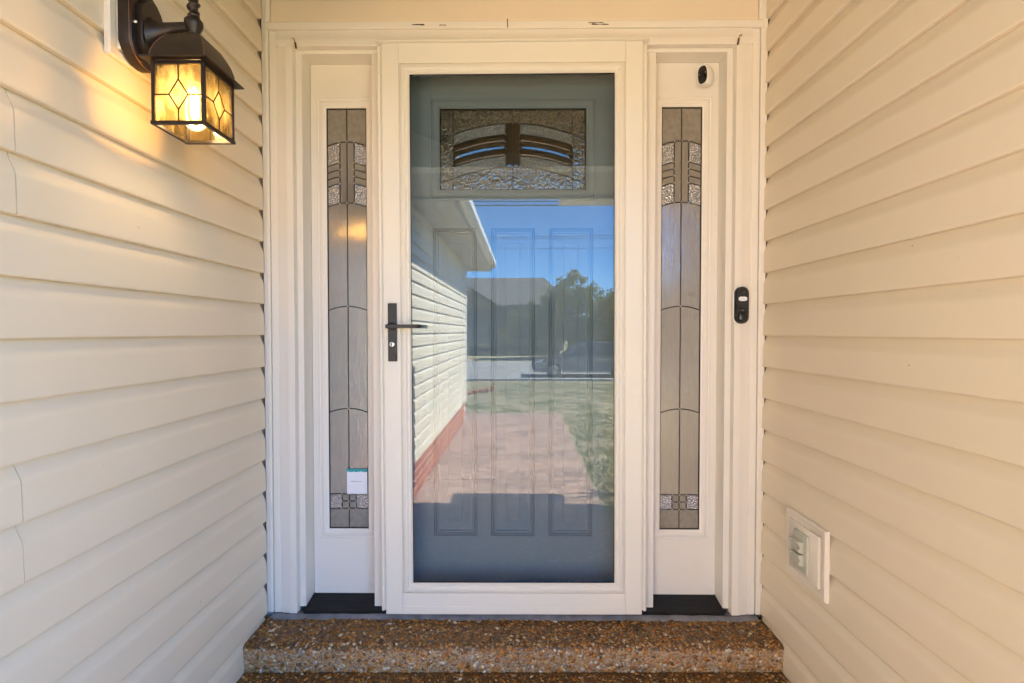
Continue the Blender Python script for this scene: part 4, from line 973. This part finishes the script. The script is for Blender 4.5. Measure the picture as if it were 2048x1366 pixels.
# tall leafy tree right of the neighbour's roof, low spreading branch in front of the house, olive bushes at the edge
tree('leafy_tree', 'tall bushy tree rising in front of the grey roof', 3.1, 31, -1.9,
     [(0, 0, 4.6, 1.15), (-0.9, 0.2, 4.0, 1.0), (1.1, 0, 3.9, 1.1), (0.2, -0.6, 3.2, 1.2), (2.0, 0.2, 3.2, 1.0), (-1.6, 0, 3.5, 0.8), (-2.6, 0.2, 3.1, 0.75), (-3.5, 0, 2.7, 0.6), (0.35, 0, 5.75, 0.35), (1.9, 0, 2.3, 0.9), (0.5, 0.4, 5.2, 0.6), (0.9, 0, 2.0, 1.1), (-0.3, 0, 2.2, 1.0), (-1.3, 0, 2.6, 0.8), (0.6, 0, 1.2, 1.0), (1.6, 0, 1.4, 0.9), (-2.6, 0, 2.0, 0.9), (-1.8, 0, 1.4, 1.0), (-3.2, 0, 2.2, 0.7), (-1.0, 0.2, 3.0, 1.0), (-4.2, 0, 1.5, 0.8), (1.6, 0.2, 4.0, 0.8), (2.6, 0.2, 3.6, 0.8)], 24000, M['leaf'], 1.9, 0.14)
tree('leafy_tree', 'olive green tree at the right edge of the reflected street', 5.6, 28, -1.9,
     [(0, 0, 3.2, 1.1), (-0.7, 0, 2.5, 1.0), (0.6, 0, 2.3, 1.1), (1.3, 0, 3.4, 1.0), (0, 0, 1.6, 1.0), (1.2, 0, 1.4, 1.0), (-1.2, 0, 1.6, 0.9), (0, 0, 0.9, 0.9)], 11000, M['leaf_olive'], 1.2, 0.12)
tree('leafy_tree', 'broad tree out past the end of the fence', 10.5, 33, -1.9,
     [(0, 0, 4.2, 1.8), (-1.5, 0, 3.4, 1.4), (1.6, 0, 3.3, 1.5), (0.3, 0.5, 2.2, 1.5)], 6000, M['leaf'], 1.8, 0.2, 0.14)
tree('leafy_tree', 'rounded tree left of the neighbour house', -14, 36, -1.75,
     [(0, 0, 4.6, 2.0), (-1.6, 0, 3.8, 1.5), (1.6, 0, 3.6, 1.5)], 5000, M['leaf'], 2.0, 0.2, 0.14)

nh = Thing('neighbour_house', (-2.5, -44, -1.7), 'grey roofed single-storey house across the street', 'house')
zg = -1.75
nh.part('wall', MB().box(-13, 3.6, -52, -41, zg - 0.3, 2.4), M['house_wall'])
q = MB(); e0, e1, yF2, yB2 = -13.6, 4.3, -40.3, -52.7
q.add([(e0, yF2, 2.35), (e1, yF2, 2.35), (e1, yB2, 2.35), (e0, yB2, 2.35), (-9.0, -46.4, 5.3), (2.1, -46.4, 5.3)], [(0, 1, 5, 4), (1, 2, 5), (2, 3, 4, 5), (3, 0, 4), (0, 3, 2, 1)])
rf2 = nh.part('roof', q, M['shingle'])
nh.part('fascia', MB().box(e0, e1, yF2 + 0.003, yF2 + 0.05, 2.18, 2.36), M['house_trim'])
q = MB().prism([(-8.6, 2.0), (-2.1, 2.0), (-5.3, 4.0)], 'y', -42.0, -39.2); nh.part('gable', q, M['house_gable'])
q = MB().prism([(-9.0, 1.86), (-5.3, 4.15), (-1.7, 1.86), (-1.7, 2.0), (-5.3, 4.32), (-9.0, 2.0)], 'y', -43, -38.9); nh.part('gable_roof', q, M['shingle'])
nh.part('front_wing', MB().box(-8.4, -2.3, -41.5, -39.4, zg - 0.3, 2.05), M['house_wall'])
gd = nh.part('garage_door', MB().box(-7.8, -3.0, -39.4, -39.32, zg, 0.55), M['garage'])
q = MB()
for i in range(4): q.box(-7.7, -3.1, -39.32, -39.29, zg + 0.1 + i * 0.56, zg + 0.58 + i * 0.56)
nh.part('door_panels', q, M['garage'], under=gd)
for x in (-1.4, 1.2):
    wf = nh.part('window', MB().frame(x, x + 1.5, -0.5, 1.0, [(0, -40.9), (0, -41.05), (0.08, -41.05), (0.08, -40.9)]), M['house_trim'])
    nh.part('pane', MB().box(x + 0.08, x + 1.42, -40.98, -40.95, -0.42, 0.92), M['window_glass'], under=wf)
# low fence in front of it
fe = Thing('low_fence', (-3, -33.5, -1.75), 'low dark board fence with a pale yellow cap rail', 'fence')
x = -12.0
while x < 2.6:
    fe.part('fence_board', MB().box(x, x + 0.285, -33.55, -33.51, -1.85, -1.02 - 0.0), M['fence_wood'])
    x += 0.3
fe.part('cap_rail', MB().box(-12.05, 2.75, -33.62, -33.45, -1.02, -0.93), M['fence_cap'])
for x in range(-12, 3, 2): fe.part('fence_post', MB().box(x - 0.05, x + 0.05, -33.65, -33.56, -1.9, -1.02), M['fence_wood'])

# power lines between two poles
def pole(X, Y, label):
    t = Thing('utility_pole', (X, -Y, -1.9), label, 'utility pole', None)
    t.part('shaft', MB().lathe([(0.14, -2.0), (0.10, 6.6)], (X, -Y, 0), 12), M['wood_pole'])
    t.part('crossarm', MB().box(X - 0.06, X + 0.06, -Y - 1.0, -Y + 1.0, 5.9, 6.05), M['wood_pole'])
pole(-22, 24, 'wooden utility pole at the far left end of the wires'); pole(22, 24, 'wooden utility pole at the far right end of the wires')
for i, (dy, z0_, z1_, sag, rr, lab) in enumerate(((0.0, 7.0, 6.95, 0.35, 0.035, 'thick upper cable crossing the reflected sky'), (0.5, 7.0, 6.75, 0.18, 0.028, 'thick cable just below the uppermost one'), (-0.4, 5.5, 5.5, 0.55, 0.012, 'thin wire, third from the top'),
                                             (0.8, 5.25, 5.6, 0.6, 0.012, 'thin wire, fourth from the top'), (-0.8, 5.0, 5.0, 0.5, 0.012, 'lowest thin wire in the reflected sky'))):
    pts = [(-22 + 44 * k / 24, -24 + dy, z0_ + (z1_ - z0_) * k / 24 - sag * (1 - (2 * k / 24 - 1) ** 2)) for k in range(25)]
    tag(MB().tube(pts, rr, 5).build('power_line', M['wire']), lab, 'power line', 'overhead wires across the street')

# parked car
ca = Thing('parked_car', (2.75, -19.1, -1.885), 'dark blue sedan parked at the kerb, seen in the storm glass', 'car')
cz = -1.885; X0 = 0.42
prof_body = [(0.0, 0.42), (0.02, 0.60), (0.12, 0.68), (0.55, 0.78), (1.15, 0.87), (1.40, 0.91), (3.65, 0.96), (4.25, 0.95), (4.50, 0.88), (4.58, 0.62), (4.56, 0.36), (4.45, 0.24), (3.98, 0.22)]
for i in range(9): prof_body.append((3.62 + 0.36 * math.cos(math.pi * i / 8), 0.22 + 0.40 * math.sin(math.pi * i / 8)))
prof_body.append((1.22, 0.22))
for i in range(9): prof_body.append((0.86 + 0.36 * math.cos(math.pi * i / 8), 0.22 + 0.40 * math.sin(math.pi * i / 8)))
prof_body += [(0.30, 0.22), (0.05, 0.26)]
q = MB(); rings = []
for yy, k in ((-0.86, 0.97), (-0.90, 0.995), (-0.90, 1.0), (0.90, 1.0), (0.90, 0.995), (0.86, 0.97)):
    rings.append([(X0 + 2.29 + (x - 2.29) * k, -19.1 + yy, cz + (z if z < 0.3 else 0.3 + (z - 0.3) * (k * 2 - 1 if k < 0.99 else 1))) for x, z in prof_body])
q.loft(rings); bd = ca.part('body', q, M['car_paint'], 0.02)
cab = [(1.30, 0.90), (2.05, 1.32), (2.45, 1.415), (3.05, 1.42), (3.60, 1.33), (4.18, 0.95)]
q = MB(); q.loft([[(X0 + x, -19.1 + sgn * (0.80 - 0.16 * (z - 0.9) / 0.5), cz + z) for x, z in cab] for sgn in (-1, 1)])
ca.part('cabin', q, M['window_glass'], 0.02)
rfp = [(2.0, 1.305), (2.45, 1.42), (3.05, 1.43), (3.62, 1.335), (3.62, 1.30), (3.05, 1.395), (2.45, 1.385), (2.0, 1.27)]
q = MB(); q.prism([(X0 + x, cz + z) for x, z in rfp], 'y', -19.1 - 0.67, -19.1 + 0.67); ca.part('roof', q, M['car_paint'], 0.01)
q = MB()
for sgn in (-1, 1):
    def side(x, z): return (X0 + x, -19.1 + sgn * (0.815 - 0.16 * (z - 0.9) / 0.5), cz + z)
    for a_, b_ in (((1.28, 0.91), (2.05, 1.33)), ((2.72, 0.93), (2.70, 1.41)), ((3.60, 1.34), (4.20, 0.95)), ((2.05, 1.33), (2.45, 1.42)), ((2.45, 1.42), (3.05, 1.425)), ((3.05, 1.425), (3.6, 1.34))): q.tube([side(*a_), side(*b_)], 0.03, 6)
ca.part('pillars', q, M['car_paint'])
for x in (0.86, 3.62):
    for sgn in (-1, 1):
        yy = -19.1 + sgn * 0.80
        q = MB(); q.lathe([(0.20, -0.10), (0.30, -0.11), (0.325, -0.08), (0.325, 0.08), (0.30, 0.11), (0.20, 0.10)], (X0 + x, yy, cz + 0.325), 24, axis='y'); w = ca.part('wheel', q, M['tyre'])
        q = MB(); q.lathe([(0.20, -0.105), (0.05, -0.115), (0.05, 0.115), (0.20, 0.105)], (X0 + x, yy, cz + 0.325), 20, axis='y'); ca.part('rim', q, M['rim'], under=w)
for sgn in (-1, 1):
    q = MB(); q.prism([(X0 + 0.03, cz + 0.60), (X0 + 0.16, cz + 0.69), (X0 + 0.48, cz + 0.735), (X0 + 0.36, cz + 0.65), (X0 + 0.14, cz + 0.60)], 'y', -19.1 + sgn * 0.66, -19.1 + sgn * 0.912); ca.part('headlight', q, M['lamp_clear'], 0.01)
    q = MB(); q.box(X0 + 4.38, X0 + 4.585, -19.1 + sgn * 0.55, -19.1 + sgn * 0.905, cz + 0.66, cz + 0.80); ca.part('tail_light', q, M['tail_red'], 0.02)
    for x in (2.45, 3.45): ca.part('door_handle', MB().box(X0 + x, X0 + x + 0.17, -19.1 + sgn * 0.905, -19.1 + sgn * 0.93, cz + 0.80, cz + 0.83), M['rim'], 0.006)
    q = MB(); q.loft([[(X0 + 1.55 + r * 0.6 * math.cos(t), -19.1 + sgn * yy, cz + 0.97 + r * 0.75 * math.sin(t)) for t in [2 * math.pi * i / 10 for i in range(10)]] for r, yy in ((0.05, 0.80), (0.10, 0.92), (0.10, 1.0), (0.05, 1.02))]); ca.part('mirror', q, M['car_paint'])
    for x in (1.45, 2.62, 3.55): ca.part('door_seam', MB().box(X0 + x, X0 + x + 0.012, -19.1 + sgn * 0.897, -19.1 + sgn * 0.904, cz + 0.34, cz + 0.90), M['tyre'])
    ca.part('sill_strip', MB().box(X0 + 1.3, X0 + 3.2, -19.1 + sgn * 0.89, -19.1 + sgn * 0.915, cz + 0.23, cz + 0.27), M['rim'], 0.005)
ca.part('grille', MB().box(X0 - 0.01, X0 + 0.05, -19.1 - 0.5, -19.1 + 0.5, cz + 0.34, cz + 0.56), M['tyre'], 0.01)

# strap-leaved plant at the path edge
spx, spy = 0.90, -2.55
pt = Thing('strap_plant', (spx, spy, -1.43), 'dark strap-leaved plant beside the path at the porch corner', 'plant')
for i in range(13):
    a = 2 * math.pi * i / 13 + random.uniform(-.2, .2); L_ = random.uniform(0.45, 0.75); q = MB(); n = 6; vs_ = []
    for k in range(n + 1):
        t = k / n; rr = 0.03 + 0.28 * L_ * t ** 1.6; zz = L_ * (t - 0.28 * t ** 3); w = 0.016 * (1 - t ** 2) + 0.001
        px, py = spx + rr * math.cos(a), spy + rr * math.sin(a); tx, ty = -math.sin(a) * w, math.cos(a) * w
        vs_ += [(px - tx, py - ty, -1.44 + zz), (px + math.cos(a) * 0.004, py + math.sin(a) * 0.004, -1.444 + zz), (px + tx, py + ty, -1.44 + zz)]
    fs = [(k * 3 + j, k * 3 + j + 1, k * 3 + j + 4, k * 3 + j + 3) for k in range(n) for j in range(2)]
    q.add(vs_, fs); pt.part('leaf', q, M['leaf'], angle=60)

# lift everything so that the path lies at z = 0
for o in scene.objects:
    if o.parent is None: o.location.z += RAISE
